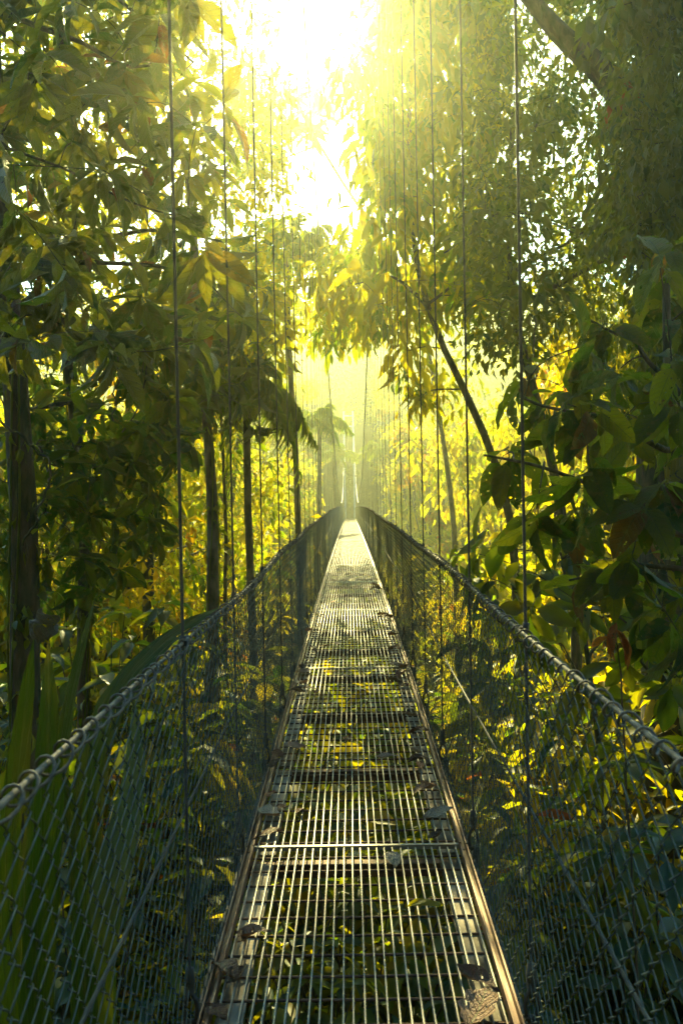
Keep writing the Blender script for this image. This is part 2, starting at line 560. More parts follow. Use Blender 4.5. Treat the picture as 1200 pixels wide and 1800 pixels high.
# cross beams with an eye at each end
bb = MB()
bb.box((0, 0, -0.085), (0.44, 0.021, 0.024))
beam0 = bb.build('cross_beam', M_RUST, bridge, smooth=False)
eb = MB()
for s in (-1, 1):
    eb.box((s * 0.452, 0, -0.06), (0.010, 0.012, 0.045))
eye0 = eb.build('beam_lug', M_ROD, beam0, smooth=False)
beam_ys = [D0 + SP * k for k in range(-2, int((YEND - D0) / SP))]
for i, yb in enumerate(beam_ys):
    if i == 0:
        beam0.location = (0, yb, deckz(yb))
    else:
        r = beam0.copy(); COL.objects.link(r); r.parent = bridge; r.location = (0, yb, deckz(yb))
        e = eye0.copy(); COL.objects.link(e); e.parent = r

# suspender rods (first 50 pairs as parts, the rest as one part)
rest = MB()
for i, yb in enumerate([b for b in beam_ys if b > 1.5]):
    for s in (-1, 1):
        zb, zt = float(deckz(yb)) + 0.02, float(mainz(yb))
        xb = s * (RAILX + 0.012 + 0.004 * math.sin(i * 2.1 + s))
        if zt < zb + 0.3: zt = zb + 0.6
        r_ = 0.0044 if i < 6 else (0.0032 if i < 16 else 0.0027)
        if i < 50:
            b = MB()
            b.tube(curve([(xb, yb, zb + 0.06), (xb + 0.004 * math.sin(i), yb + 0.01 * math.cos(i * 3), (zb + zt) / 2), (s * RAILX, yb, zt)], 8), r_, 6)
            o = b.build('suspender', M_ROD, bridge)
            if i < 22:
                q_ = MB(); zr_ = float(railz(yb, s))
                q_.tube([(xb - .004, yb, zr_ - .016), (xb - .001, yb, zr_), (xb + .002, yb, zr_ + .016)], [.0085, .0105, .0085], 6)
                q_.tube([(s * RAILX, yb - .02, zr_), (s * RAILX, yb, zr_), (s * RAILX, yb + .02, zr_)], [.0085, .011, .0085], 6)
                q_.build('rail_clamp', M_ROD, o)
            if i < 26:
                h = MB()
                a = np.linspace(0, 2 * PI, 11)
                h.tube(np.stack([xb + 0.017 * np.cos(a), np.full(11, yb), zb - 0.0 + 0.042 * np.sin(a)], 1), 0.006, 5)
                h.tube([(xb, yb - 0.0, zb + 0.045), (xb, yb, zb + 0.075), (xb, yb, zb + 0.11)], [0.013, 0.014, 0.011], 6)
                h.tube([(xb - 0.018, yb, zb - 0.03), (xb, yb, zb - 0.032), (xb + 0.018, yb, zb - 0.03)], 0.008, 6)
                h.build('shackle', M_ROD, o)
        else:
            rest.tube([(xb, yb, zb), (xb, yb, (zb + zt) / 2), (s * RAILX, yb, zt)], r_, 4)
ro = rest.build('suspender_rods', M_ROD, bridge)
ro['kind'] = 'stuff'

for s in (-1, 1):
    # main cable, back over the near end and up to the far tower
    yy = np.linspace(-2.5, TOWER_Y, 110)
    b = MB()
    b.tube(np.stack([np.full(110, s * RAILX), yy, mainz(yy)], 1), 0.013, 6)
    b.build('main_cable', M_SUNLIT_ZINC, bridge)
    # handrail cable with lacing rings
    yy = np.arange(-1.2, TOWER_Y, 0.35)
    b = MB()
    b.tube(np.stack([np.full(len(yy), s * RAILX) + 0.006 * np.sin(yy * 2.2), yy, railz(yy, s)], 1), 0.0048, 7)
    hr = b.build('handrail_cable', M_ROPE, bridge)
    b = MB()
    rr = np.random.RandomState(5 + s)
    turns = 700
    pitch = 0.066 * rr.uniform(.75, 1.25, turns)
    yk_ = 0.45 + np.concatenate([[0], np.cumsum(pitch)])
    rad_ = rr.uniform(.008, .019, turns + 1)
    u = np.linspace(0, turns, turns * 12 + 1)
    ys = np.interp(u, np.arange(turns + 1), yk_) + 0.010 * np.sin(2 * PI * u + 1)
    ra = np.interp(u, np.arange(turns + 1), rad_)
    zc_ = railz(ys, s) - 0.005
    b.tube(np.stack([s * RAILX + 0.006 * np.sin(ys * 2.2) + ra * np.cos(2 * PI * u), ys, zc_ + ra * np.sin(2 * PI * u)], 1), 0.0026, 5, False)
    b.build('lacing_wire', M_ROPE, hr)
    # mid cable behind the mesh
    yy = np.arange(-1.0, TOWER_Y, 0.35)
    b = MB()
    b.tube(np.stack([np.full(len(yy), s * (RAILX + 0.016)) + 0.005 * np.sin(yy * 1.3), yy, deckz(yy) + 0.53 + 0.01 * np.sin(yy * 1.1)], 1), 0.0042, 6)
    b.build('side_cable', M_ROD, bridge)
    b = MB()
    b.tube(np.stack([np.full(len(yy), s * (RAILX + 0.010)), yy, deckz(yy) - 0.055], 1), 0.007, 6)
    b.build('lower_cable', M_ROPE, bridge)

    # chain link: zigzag wires hooked into each other
    pw, ph_ = 0.033, 0.034
    rows = 29
    wires = int((YEND + 0.6) / pw)
    jr = np.arange(rows + 1)
    b = MB()
    rs = np.random.RandomState(3 + s)
    sl1 = rs.normal(size=400)
    for i in range(wires):
        y0 = -0.4 + i * pw
        odd = (jr + i) % 2
        yv = y0 + odd * (pw + 0.005) - 0.0025
        d = max(0.3, y0)
        k = 4 if y0 < 9 else 3
        u = jr / rows
        zt = railz(y0, s) - 0.012; zb = deckz(y0) - 0.05
        zrow = zb + (zt - zb) * u
        bul = 0.018 * np.sin(PI * u) * (1 + 0.5 * np.sin(y0 * 1.9 + s))
        xr = s * (RAILX + 0.004 + bul)
        # each bend: two points, leaning in and out, so the knuckles hook
        dz = 0.0042
        P = np.empty((2 * (rows + 1), 3))
        hook = np.where(odd == 1, 1, -1) * 0.0026
        wob = 0.002 * np.sin(jr * 2.1 + i * 1.3)
        P[0::2] = np.stack([xr + hook, yv + wob, zrow - dz], 1)
        P[1::2] = np.stack([xr - hook, yv + wob, zrow + dz], 1)
        b.tube(P, 0.0016 if y0 < 8 else (0.0012 if y0 < 14 else 0.0008), k, False)
    b.build('chain_link_mesh', M_WIRE, bridge)

# far tower: two painted posts, beams, saddles and base
tw = MB()
zt = float(mainz(TOWER_Y))
zb = float(deckz(75)) - 1.2
for s in (-1, 1):
    tw.tube([(s * 0.47, TOWER_Y, zb), (s * 0.46, TOWER_Y, (zb + zt) / 2), (s * RAILX, TOWER_Y, zt)], 0.075, 8)
to = tw.build('tower', M_PAINT, bridge)
for bz, bx in ((1.35, .40), (.35, .38)):
    b = MB()
    b.box((0, TOWER_Y, zt - bz), (bx, 0.05, 0.06))
    b.build('tower_beam', M_PAINT, to, smooth=False)
for s in (-1, 1):
    b = MB()
    b.box((s * RAILX, TOWER_Y, zt + 0.03), (0.10, 0.13, 0.06))
    b.build('cable_saddle', M_PAINT, to, smooth=False)
b = MB()
b.box((0, 76.8, float(deckz(75)) - 0.75), (1.1, 1.9, 0.68))
tag(b.build('landing', solid_mat('concrete', (.22, .21, .18), (.36, .34, .29), 3, .9)), 'concrete landing block under the far tower at the end of the deck', 'landing')

# ------------------------------------------------------------------ plants: builders
def whorl(b, p, axis, n, L, wr, rs, T, open_=1.1, droop=0.35):
    axis = unit(axis)
    ref = np.array([0, 0, 1.0]) if abs(axis[2]) < .9 else np.array([1.0, 0, 0])
    a1 = unit(np.cross(axis, ref)); a2 = np.cross(axis, a1)
    ph = np.arange(n) * 2 * PI / n + rs.rand() * 6 + rs.normal(size=n) * 0.22
    op = open_ + rs.normal(size=n) * 0.25
    rad = np.cos(ph)[:, None] * a1 + np.sin(ph)[:, None] * a2
    D = np.cos(op)[:, None] * axis + np.sin(op)[:, None] * rad
    D[:, 2] -= droop * rs.uniform(0.4, 1.4, n)
    N = np.cross(np.cross(D, axis[None] + np.array([0, 0, .5])), D) + rs.normal(size=(n, 3)) * 0.22
    LL = L * rs.uniform(0.65, 1.15, n)
    b.leaves(T, p + rs.normal(size=(n, 3)) * 0.012, D, N, LL, LL * wr * rs.uniform(.85, 1.15, n), R=np.clip(rs.rand(n) * .97, 0, 1))


def drooping_clump(b, p, n, r, L, wr, rs, T, droop=1.0):
    q = rand_dirs(n, rs) * (r * rs.rand(n) ** .5)[:, None]
    D = rand_dirs(n, rs) * 0.8 + q / r * 0.7; D[:, 2] -= droop
    N = rand_dirs(n, rs) * .55 + np.array([0, 0, .8])
    f = rs.choice([.7, .9, 1.0, 1.3, 1.7], p=[.2, .25, .25, .2, .1])
    n = max(3, int(n / f))
    q, D, N = q[:n], D[:n], N[:n]
    if len(q) < n: n = len(q)
    LL = L * f * rs.uniform(.6, 1.2, n)
    c = rs.rand()
    b.leaves(T, p + q, D, N, LL, LL * wr, R=np.clip(.75 * c + .25 * rs.rand(n), 0, 1))


def skeleton_tree(name, mat_leaf, bark, trunk, tr, limbs, tips, kind, L, wr, T, seed, limb_r=0.03, per=8, twig_r=0.005,
                  clump_r=0.25, label='', cat='tree', group=None, droop=.6, open_=1.15, crown='crown', order='x', climb=0):
    """trunk: list of points; limbs: list of point lists; tips: (n,3) places where leaves grow"""
    rs = np.random.RandomState(seed)
    base = np.array(trunk[0], float)
    base[2] = float(ground(base[0], base[1])) - 0.05
    root = empty(name, tuple(base))
    w = MB(); lv = MB()
    tp = curve([base] + [np.array(p) for p in trunk], 22, 0.012, rs) - base
    rad = tr * np.linspace(1.12, 0.35, 22)
    w.tube(tp, rad, 10, False)
    nodes = [tp[4:]]
    nr = [rad[4:]]
    for lb in limbs:
        lp = curve([np.array(p) for p in lb], 14, 0.02, rs) - base
        # start from the closest trunk point
        alln = np.concatenate(nodes)
        j = np.argmin(np.linalg.norm(alln - lp[0], axis=1))
        if np.linalg.norm(alln[j] - lp[0]) > 0.02:
            lp = curve([alln[j]] + list(lp), 18, 0.0, rs)
        r0 = min(np.concatenate(nr)[j] * .8, limb_r)
        lr = np.linspace(r0, max(r0 * .3, twig_r), len(lp))
        w.tube(lp, lr, 6, False)
        nodes.append(lp); nr.append(lr)
    A = np.concatenate(nodes); AR = np.concatenate(nr)
    tips = np.asarray(tips) - base
    order_ = np.argsort([np.min(np.linalg.norm(A - t, axis=1)) for t in tips])
    for ti in order_:
        t = tips[ti]
        dd = np.linalg.norm(A - t, axis=1) + 0.25 * np.maximum(0, A[:, 2] - t[2])
        j = int(np.argmin(dd))
        s0 = A[j]
        dist = np.linalg.norm(t - s0)
        mid = (s0 + t) / 2 + rs.normal(size=3) * dist * .12 + np.array([0, 0, dist * .10])
        tw_ = curve([s0, mid, t], 7, 0.0, rs)
        r0 = min(AR[j] * .7, twig_r * (1 + dist * 1.3))
        w.tube(tw_, np.linspace(r0, twig_r * .6, 7), 4, False)
        A = np.concatenate([A, tw_[2:]]); AR = np.concatenate([AR, np.linspace(r0, twig_r * .6, 7)[2:]])
        ax = tw_[-1] - tw_[-3]
        if kind == 'whorl':
            whorl(lv, t, ax + np.array([0, 0, .01]), per + rs.randint(-2, 3), L, wr, rs, T, open_, droop)
            for q in (3, 4, 5):
                if rs.rand() < .55:
                    D = rand_dirs(1, rs) + np.array([[0, 0, -.3]])
                    lv.leaves(T, tw_[q][None], D, rand_dirs(1, rs) * .4 + np.array([[0, 0, 1.]]), L * rs.uniform(.5, .95), L * wr * .7, R=rs.rand(1))
        else:
            drooping_clump(lv, t, per, clump_r * rs.uniform(.6, 1.3), L, wr, rs, T, droop)
    w.build('trunk', bark, root)
    lv.build(crown, mat_leaf, root)
    if climb:
        cl = MB()
        for _ in range(climb):
            i_ = rs.randint(2, 20); u_ = rs.rand()
            p_ = tp[i_] * (1 - u_) + tp[i_ + 1] * u_
            a_ = rs.rand() * 6.28
            drooping_clump(cl, p_ + rad[i_] * np.array([math.cos(a_), math.sin(a_), 0]), 9, .07 + rad[i_] * .4, .085, .55, rs, T_MED, 1.0)
        for k_ in range(3):
            a_ = rs.rand() * 6 + np.linspace(0, 5 + rs.rand() * 4, 60)
            q_ = np.stack([np.interp(np.linspace(0, 21, 60), np.arange(22), tp[:, c_]) for c_ in range(3)], 1)
            r_2 = np.interp(np.linspace(0, 21, 60), np.arange(22), rad) * 1.05 + .006
            q_ = q_ + np.stack([np.cos(a_) * r_2, np.sin(a_) * r_2, np.zeros(60)], 1)
            cl.tube(q_, .007, 4, False)
        cl.build('climbing_leaves', M_DARK, root)
    tag(root, label, cat, group, order=order)
    return root


def region(n, x0, x1, y0, y1, d0, d1, rs, keep=None):
    out = []
    while len(out) < n:
        x, y, d = rs.uniform(x0, x1), rs.uniform(y0, y1), rs.uniform(d0, d1)
        if keep is not None and not keep(x, y, rs): continue
        out.append(at(x, y, d))
    return np.array(out)


# --- near left broad-leaved tree ------------------------------------------------
rs = np.random.RandomState(21)


def keepA(x, y, r):
    lim = 395 if y < 80 else (330 + (y - 80) * .30 if y < 500 else 470 - (y - 500) * .8)
    return x < lim + r.normal() * 22


tA = region(160, -60, 490, -60, 620, 3.0, 5.2, rs, keepA)
tA = np.concatenate([tA, region(70, -150, 520, -900, -70, 3.2, 7.0, rs), np.stack([rs.uniform(-3.5, 3.0, 150), rs.uniform(-3, 6.5, 150), rs.uniform(5.6, 9, 150)], 1)])  # unseen overhead crown tips added to shade the deck and block sky light
limbsA = [
    [at(-10, -400, 4.6), at(150, -500, 5), at(350, -600, 5.5), at(500, -650, 6)],
    [at(-10, -400, 4.6), (-1.2, 3.5, 6.5), (0.5, 2.0, 7.2), (2.0, .5, 7.6)], [at(-10, -400, 4.6), (-2.2, 2.5, 6.5), (-1.5, -.5, 7.2)],
    [at(-60, 20, 3.8), at(90, 50, 3.7), at(200, 110, 3.6), at(262, 115, 3.5)],
    [at(-20, 262, 3.6), at(130, 300, 3.5), at(175, 330, 3.5), at(255, 385, 3.6), at(330, 380, 3.8)],
    [at(-40, 480, 4.0), at(150, 455, 4.0), at(300, 490, 4.1), at(370, 500, 4.2)],
    [at(60, -200, 4.2), at(180, -40, 4.2), at(280, 60, 4.2), at(340, 110, 4.2)],
    [at(0, 380, 4.6), at(140, 420, 4.8), at(280, 400, 4.9), at(420, 430, 5.0)],
]
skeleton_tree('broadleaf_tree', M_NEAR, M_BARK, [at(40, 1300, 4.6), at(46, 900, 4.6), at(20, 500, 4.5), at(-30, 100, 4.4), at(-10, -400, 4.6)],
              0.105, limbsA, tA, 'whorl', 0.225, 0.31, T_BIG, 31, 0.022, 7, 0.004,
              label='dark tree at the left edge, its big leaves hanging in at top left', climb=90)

# --- second left tree, darker, lower foliage --------------------------------------
rs = np.random.RandomState(22)
tB = region(160, -40, 350, 560, 1060, 4.6, 7.0, rs, lambda x, y, r: x < 330 - max(0, y - 800) * .4 + r.normal() * 25)
skeleton_tree('broadleaf_tree', M_NEAR2, M_BARK, [at(150, 1250, 6.2), at(150, 900, 6.2), at(120, 600, 6.0), at(90, 300, 6.0)], 0.07,
              [[at(0, 730, 5.4), at(60, 770, 5.3), at(90, 830, 5.2), at(80, 900, 5.1)],
               [at(80, 480, 5.8), at(210, 560, 5.6), at(245, 640, 5.6), at(250, 700, 5.6)],
               [at(150, 800, 6), at(230, 760, 6), at(300, 700, 6)]],
              tB, 'whorl', 0.23, 0.34, T_BIG, 32, 0.02, 6, 0.005,
              label='shaded tree with limp oval leaves behind the leftmost dark trunk, below the hanging branches', climb=70)

# --- small-leaved trees behind on the left --------------------------------------
rs = np.random.RandomState(23)


def keepS(x, y, r):
    if (x - 430) > 0 and y < 120 and r.rand() < .8: return False
    hole = ((x - 185) / 50) ** 2 + ((y - 150) / 55) ** 2 < 1 or ((x - 95) / 45) ** 2 + ((y - 490) / 40) ** 2 < 1
    return not hole


tS = region(390, 20, 500, -60, 640, 9, 14, rs, keepS)
skeleton_tree('small_leaved_tree', M_MID, M_BARK, [at(262, 1150, 11), at(262, 800, 11), at(250, 500, 11), at(270, 100, 11)], 0.10,
              [[at(250, 600, 11), at(150, 450, 11), at(80, 250, 11)], [at(255, 500, 11), at(380, 350, 11.5), at(440, 200, 12)],
               [at(265, 300, 11), at(180, 100, 11), at(100, 20, 11)], [at(265, 200, 11), at(330, 60, 11), at(400, -20, 11)]],
              tS, 'clump', 0.14, 0.42, T_SMALL, 33, 0.04, 34, 0.006, 0.38,
              label='airy tree of small golden leaves seen behind the big leaves at upper left', droop=.5)
rs = np.random.RandomState(24)
tS2 = region(210, 60, 400, 560, 1130, 9, 18, rs)
skeleton_tree('small_leaved_tree', M_GOLD, M_BARK, [at(225, 1150, 13), at(225, 980, 13), at(222, 800, 13), at(240, 500, 13)], 0.085,
              [[at(225, 900, 13), at(160, 800, 14), at(140, 650, 15)], [at(225, 800, 13), at(330, 700, 15), at(420, 620, 17)],
               [at(225, 1000, 13), at(320, 960, 16), at(430, 930, 18)]],
              tS2, 'clump', 0.17, 0.42, T_SMALL, 34, 0.04, 26, 0.006, 0.5,
              label='golden backlit tree with a thin straight trunk left of the thick brown trunk', droop=.5, climb=50)

rs = np.random.RandomState(124)
skeleton_tree('small_leaved_tree', M_MID, M_BARK2, [at(420, 1120, 19), at(400, 900, 19), at(405, 700, 19), at(420, 500, 19)], 0.085,
              [[at(405, 900, 19), at(350, 800, 19), at(300, 700, 18)], [at(405, 800, 19), at(450, 720, 19), at(480, 640, 20)], [at(400, 950, 19), at(330, 980, 17), at(260, 1000, 16)]],
              region(230, 230, 500, 560, 1080, 13, 24, rs), 'clump', 0.21, 0.42, T_SMALL, 134, 0.04, 26, 0.006, 0.6,
              label='bright lime tree filling the gap behind the palm and the thick brown trunk', droop=.5)

# --- brown trunk beside palm ------------------------------------------------------
rs = np.random.RandomState(25)
tT = region(95, 240, 465, 470, 770, 7.5, 10, rs)
skeleton_tree('tall_tree', M_NEAR, M_BARK2, [at(372, 1180, 8.6), at(374, 950, 8.6), at(370, 780, 8.6), at(360, 640, 8.6), at(330, 300, 8.8)], 0.088,
              [[at(362, 660, 8.6), at(300, 600, 8.5), at(260, 540, 8.2)], [at(365, 640, 8.6), at(420, 580, 8.9), at(450, 520, 9)]],
              tT, 'whorl', 0.27, 0.32, T_BIG, 35, 0.035, 7, 0.006,
              label='tree with a thick straight brown trunk, just left of the short palm', climb=60)
rs = np.random.RandomState(26)
skeleton_tree('slender_tree', M_MID, M_BARK, [at(398, 1130, 10.5), at(396, 900, 10.5), at(388, 700, 10.5), at(385, 560, 10.5)], 0.04,
              [[at(388, 700, 10.5), at(420, 640, 10.6), at(450, 600, 10.8)]],
              region(40, 350, 480, 500, 640, 10, 12, rs), 'clump', 0.22, 0.36, T_MED, 36, 0.02, 14, 0.006, 0.35,
              label='thin bent sapling stem rising tight beside the thick brown trunk')


# --- palms --------------------------------------------------------------------------
def frond(p0, dirv, length, droop, nl, leaf_l, rs, leaf_w=0.035):
    w = MB()
    t = np.linspace(0, 1, 14)
    d = unit(dirv)
    P = p0 + np.outer(t * length, d) + np.outer(-droop * length * t ** 2.2, np.array([0, 0, 1.]))
    w.tube(P, np.linspace(0.012, 0.003, 14) * max(length, .6), 4, False)
    tt = np.linspace(0.14, 1.0, nl)
    C = np.stack([np.interp(tt, t, P[:, k]) for k in range(3)], 1)
    Tg = np.gradient(C, axis=0); Tg /= np.linalg.norm(Tg, axis=1)[:, None]
    side = np.cross(Tg, np.array([0, 0, 1.])); side /= np.maximum(np.linalg.norm(side, axis=1)[:, None], 1e-6)
    up = np.cross(side, Tg)
    ln = leaf_l * np.sin(PI * (0.12 + 0.80 * tt)) ** .7 * rs.uniform(.85, 1.1, nl)
    for s in (-1, 1):
        D = side * s * 0.85 + Tg * (0.30 + .4 * tt[:, None]) - np.array([0, 0, .55]) + rs.normal(size=(nl, 3)) * .13
        w.leaves(T_STRAP, C, D, up + side * s * .2, ln, leaf_w, R=rs.rand(nl))
    return w


def make_palm(trunk, tr, crown_at, nf, fl, seed, label, leaf_l=.5, leaf_w=.03, nl=34, droop=.45, bark=M_BARK2, group='feather palms beside the bridge', bias=None):
    rs = np.random.RandomState(seed)
    base = np.array(trunk[0], float); base[2] = float(ground(base[0], base[1])) - .05
    root = empty('palm_tree', tuple(base))
    tp = curve([base] + [np.array(p) for p in trunk] + [np.array(crown_at)], 26, 0.004, rs) - base
    w = MB(); rad = tr * np.linspace(1.15, .85, 26); w.tube(tp, rad, 9, False)
    w.build('trunk', bark, root)
    c = np.array(crown_at) - base
    for k in range(nf):
        az = k * 2.399 + rs.rand() * .4
        el = 1.3 - 1.35 * (k / nf) + rs.normal() * .08
        dv = np.array([math.cos(az) * math.cos(el), math.sin(az) * math.cos(el), math.sin(el)])
        if bias is not None: dv = dv + np.array(bias)
        f = frond(c, dv, fl * rs.uniform(.85, 1.1), droop * rs.uniform(.8, 1.3), nl, leaf_l, rs, leaf_w)
        f.build('frond', M_PALM, root)
    tag(root, label, 'palm tree', group)
    return root


make_palm([at(445, 1120, 9.3), at(436, 900, 9.3)], 0.05, at(431, 680, 9.3), 15, .85, 41,
          'short palm with a slim stem and arching fronds, right of the thick brown trunk', .36, .014, 24, 1.15, bias=(.3, 0, 0))
make_palm([at(526, 980, 13.5), at(520, 800, 13.5), at(508, 620, 13.5)], 0.055, at(503, 450, 13.5), 15, 1.25, 42,
          'taller palm with a curved smooth trunk beside the fourth left suspender', .40, .014, 22, .38)
make_palm([at(560, 1000, 34)], 0.10, at(562, 745, 34), 11, 1.8, 43,
          'hazy pale palm low on the left bank just before the far tower', .6, .035, 26, .6)
make_palm([at(590, 960, 58)], 0.13, at(586, 800, 58), 11, 2.2, 44,
          'faint small palm close to the left cable of the far tower', .7, .045, 24, .6)
make_palm([at(700, 960, 60)], 0.13, at(668, 790, 60), 10, 2.0, 45,
          'faint palm on the right bank beside the far tower', .7, .045, 24, .6)

# --- umbrella-leaved tree over the sky gap ------------------------------------------
rs = np.random.RandomState(27)
tU = np.array([at(x, y, d) for x, y, d in [(420, 165, 18), (450, 190, 18.5), (480, 160, 19), (500, 175, 18), (525, 165, 19), (555, 160, 18.5), (560, 205, 18), (535, 215, 19),
                                           (505, 215, 18), (470, 225, 18), (440, 240, 18.5), (420, 210, 18), (545, 235, 18), (490, 255, 19), (455, 275, 18), (430, 300, 18), (570, 180, 19), (415, 270, 18)]])
skeleton_tree('umbrella_leaf_tree', M_NEAR, M_BARK2, [at(800, 900, 20), at(745, 560, 20), at(690, 450, 19.5), at(655, 395, 19), at(600, 320, 18.6), at(545, 240, 18.3), at(525, 190, 18)], 0.085,
              [[at(545, 260, 18.3), at(500, 280, 18.2), at(440, 262, 18)], [at(540, 235, 18.3), at(500, 215, 18.3), at(450, 205, 18.3)], [at(530, 200, 18), at(550, 175, 18.5)]],
              tU, 'whorl', 0.62, 0.26, T_MED, 37, 0.03, 9, 0.012,
              label='leaning bare-stemmed tree with umbrella whorls of leaves across the bright sky gap', droop=.25, open_=1.35)
rs = np.random.RandomState(28)
skeleton_tree('leaning_branch_tree', M_FAR, M_BARK2, [at(400, 950, 21), at(440, 600, 21), at(470, 380, 21)], 0.08,
              [[at(470, 380, 21), at(512, 375, 20.5), at(530, 405, 20), at(580, 440, 19.6), at(640, 470, 19.5)],
               [at(440, 415, 21), at(490, 425, 20.8), at(560, 435, 20.5), at(630, 475, 20.3)]],
              region(170, 400, 650, 425, 600, 20, 27, rs), 'clump', 0.24, 0.36, T_MED, 38, 0.05, 18, 0.008, 0.6,
              label='hazy tree with two bare boughs arching below the bright sky gap')

# --- right side: leaning trunk tree and companions -----------------------------------
rs = np.random.RandomState(51)


def keepR(x, y, r):
    lim = 640 if y < 90 else (600 + (y - 90) * .05 if y < 300 else 640 - (y - 300) * .2)
    if ((x - 680) / 50) ** 2 + ((y - 470) / 20) ** 2 < 1: return False
    return x > lim + abs(r.normal()) * 30


tR = region(430, 560, 880, -80, 560, 9.5, 16, rs, keepR)
tR = np.concatenate([tR, region(60, 560, 740, 440, 585, 11, 15, rs), region(14, 640, 800, 560, 720, 11, 14, rs), region(150, 480, 900, -800, -90, 9.5, 15, rs)])  # tips above the view added to keep sun off the near deck
skeleton_tree('leaning_tree', M_MID, M_BARK, [at(905, 900, 11), at(850, 755, 11), at(800, 660, 11), at(745, 540, 11), at(715, 380, 11.3), at(720, 100, 11.6)], 0.075,
              [[at(735, 520, 11), at(680, 480, 11.2), at(620, 500, 11.4)], [at(720, 350, 11.3), at(660, 300, 12), at(630, 180, 12)],
               [at(720, 250, 11.4), at(800, 180, 12), at(840, 60, 12)], [at(745, 540, 11), at(820, 480, 11), at(860, 400, 11)]],
              tR, 'clump', 0.23, 0.32, T_MED, 52, 0.04, 26, 0.006, 0.42,
              label='tree with slanting dark trunk right of the deck and bright drooping yellow leaves', droop=1.0)
rs = np.random.RandomState(53)


def keepR2(x, y, r):
    if abs((y + 10) - (x - 920) * .98) < 38 and x < 1110: return False
    for cx, cy, a, b_ in ((955, 265, 60, 18), (1035, 330, 28, 55), (960, 400, 50, 22), (900, 270, 30, 14), (1040, 110, 14, 10), (920, 90, 30, 10)):
        if ((x - cx) / a) ** 2 + ((y - cy) / b_) ** 2 < 1 and r.rand() < .93: return False
    return True


tR2 = region(430, 830, 1110, -80, 620, 8, 14, rs, keepR2)
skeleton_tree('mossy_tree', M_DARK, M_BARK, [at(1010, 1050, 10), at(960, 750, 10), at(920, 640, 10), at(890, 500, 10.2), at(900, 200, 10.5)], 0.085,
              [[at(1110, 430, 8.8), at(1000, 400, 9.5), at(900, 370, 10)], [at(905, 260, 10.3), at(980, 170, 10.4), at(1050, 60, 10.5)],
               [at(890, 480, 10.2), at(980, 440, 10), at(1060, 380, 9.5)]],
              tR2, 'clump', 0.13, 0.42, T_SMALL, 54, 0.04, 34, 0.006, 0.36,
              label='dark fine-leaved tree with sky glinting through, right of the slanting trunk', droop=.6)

# --- massive vine-covered tree, right edge --------------------------------------------
rs = np.random.RandomState(55)
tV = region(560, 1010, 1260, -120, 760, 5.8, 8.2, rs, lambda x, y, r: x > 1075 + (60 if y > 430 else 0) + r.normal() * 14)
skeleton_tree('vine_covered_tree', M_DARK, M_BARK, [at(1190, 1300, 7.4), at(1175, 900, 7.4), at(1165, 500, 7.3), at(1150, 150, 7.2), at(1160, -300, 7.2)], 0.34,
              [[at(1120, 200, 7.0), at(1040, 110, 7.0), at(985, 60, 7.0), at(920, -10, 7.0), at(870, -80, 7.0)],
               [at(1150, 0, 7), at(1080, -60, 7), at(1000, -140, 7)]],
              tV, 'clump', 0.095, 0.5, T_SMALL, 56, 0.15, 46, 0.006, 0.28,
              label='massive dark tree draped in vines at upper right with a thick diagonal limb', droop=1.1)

# --- near right big-leaved shrub tree --------------------------------------------------
rs = np.random.RandomState(57)


def keepC(x, y, r):
    lo = 835 + (abs(y - 780) ** 1.15) * .32
    return x > lo + abs(r.normal()) * 25


tC = region(62, 800, 1260, 420, 1120, 2.8, 4.8, rs, keepC)
skeleton_tree('large_leaf_tree', M_NEAR2, M_BARK, [at(1230, 1500, 3.8), at(1215, 1100, 3.8), at(1190, 800, 3.8), at(1170, 500, 3.9)], 0.05,
              [[at(1190, 800, 3.8), at(1080, 740, 3.6), at(980, 720, 3.4), at(920, 700, 3.3)], [at(1200, 700, 3.8), at(1100, 600, 3.8), at(1030, 560, 3.8)],
               [at(1210, 950, 3.8), at(1080, 880, 3.7), at(940, 820, 3.6), at(850, 800, 3.6)], [at(1220, 1000, 3.8), at(1100, 1000, 3.8), at(1000, 1020, 3.8)]],
              tC, 'whorl', 0.25, 0.40, T_HEART, 58, 0.018, 5, 0.0045,
              label='near plant with very large limp oval leaves crowding the right edge above the handrail', droop=.8)
rs = np.random.RandomState(59)
skeleton_tree('red_leaved_sapling', M_RED, M_BARK, [at(1110, 1420, 3.0), at(1095, 1250, 3.0), at(1080, 1110, 3.0)], 0.008,
              [], np.array([at(1080, 1095, 3.0), at(1072, 1130, 3.0)]), 'whorl', 0.17, 0.34, T_BIG, 60, 0.006, 3, 0.003,
              label='sapling with hanging rust red leaves above the right handrail', cat='sapling', droop=1.6)
rs = np.random.RandomState(61)
tD = region(60, 800, 1230, 960, 1330, 4.4, 7.5, rs)
skeleton_tree('shaded_tree', M_DARK, M_BARK, [at(1060, 1400, 6), at(1030, 1150, 6), at(1000, 1000, 6), at(985, 850, 6)], 0.03,
              [[at(1030, 1150, 6), at(1100, 1080, 6), at(1160, 1000, 6)], [at(1010, 1100, 6), at(960, 1020, 6), at(930, 900, 6)]],
              tD, 'whorl', 0.26, 0.36, T_BIG, 62, 0.02, 6, 0.005,
              label='thin stemmed dark sapling beyond the right handrail, under the very large leaves', droop=.6)


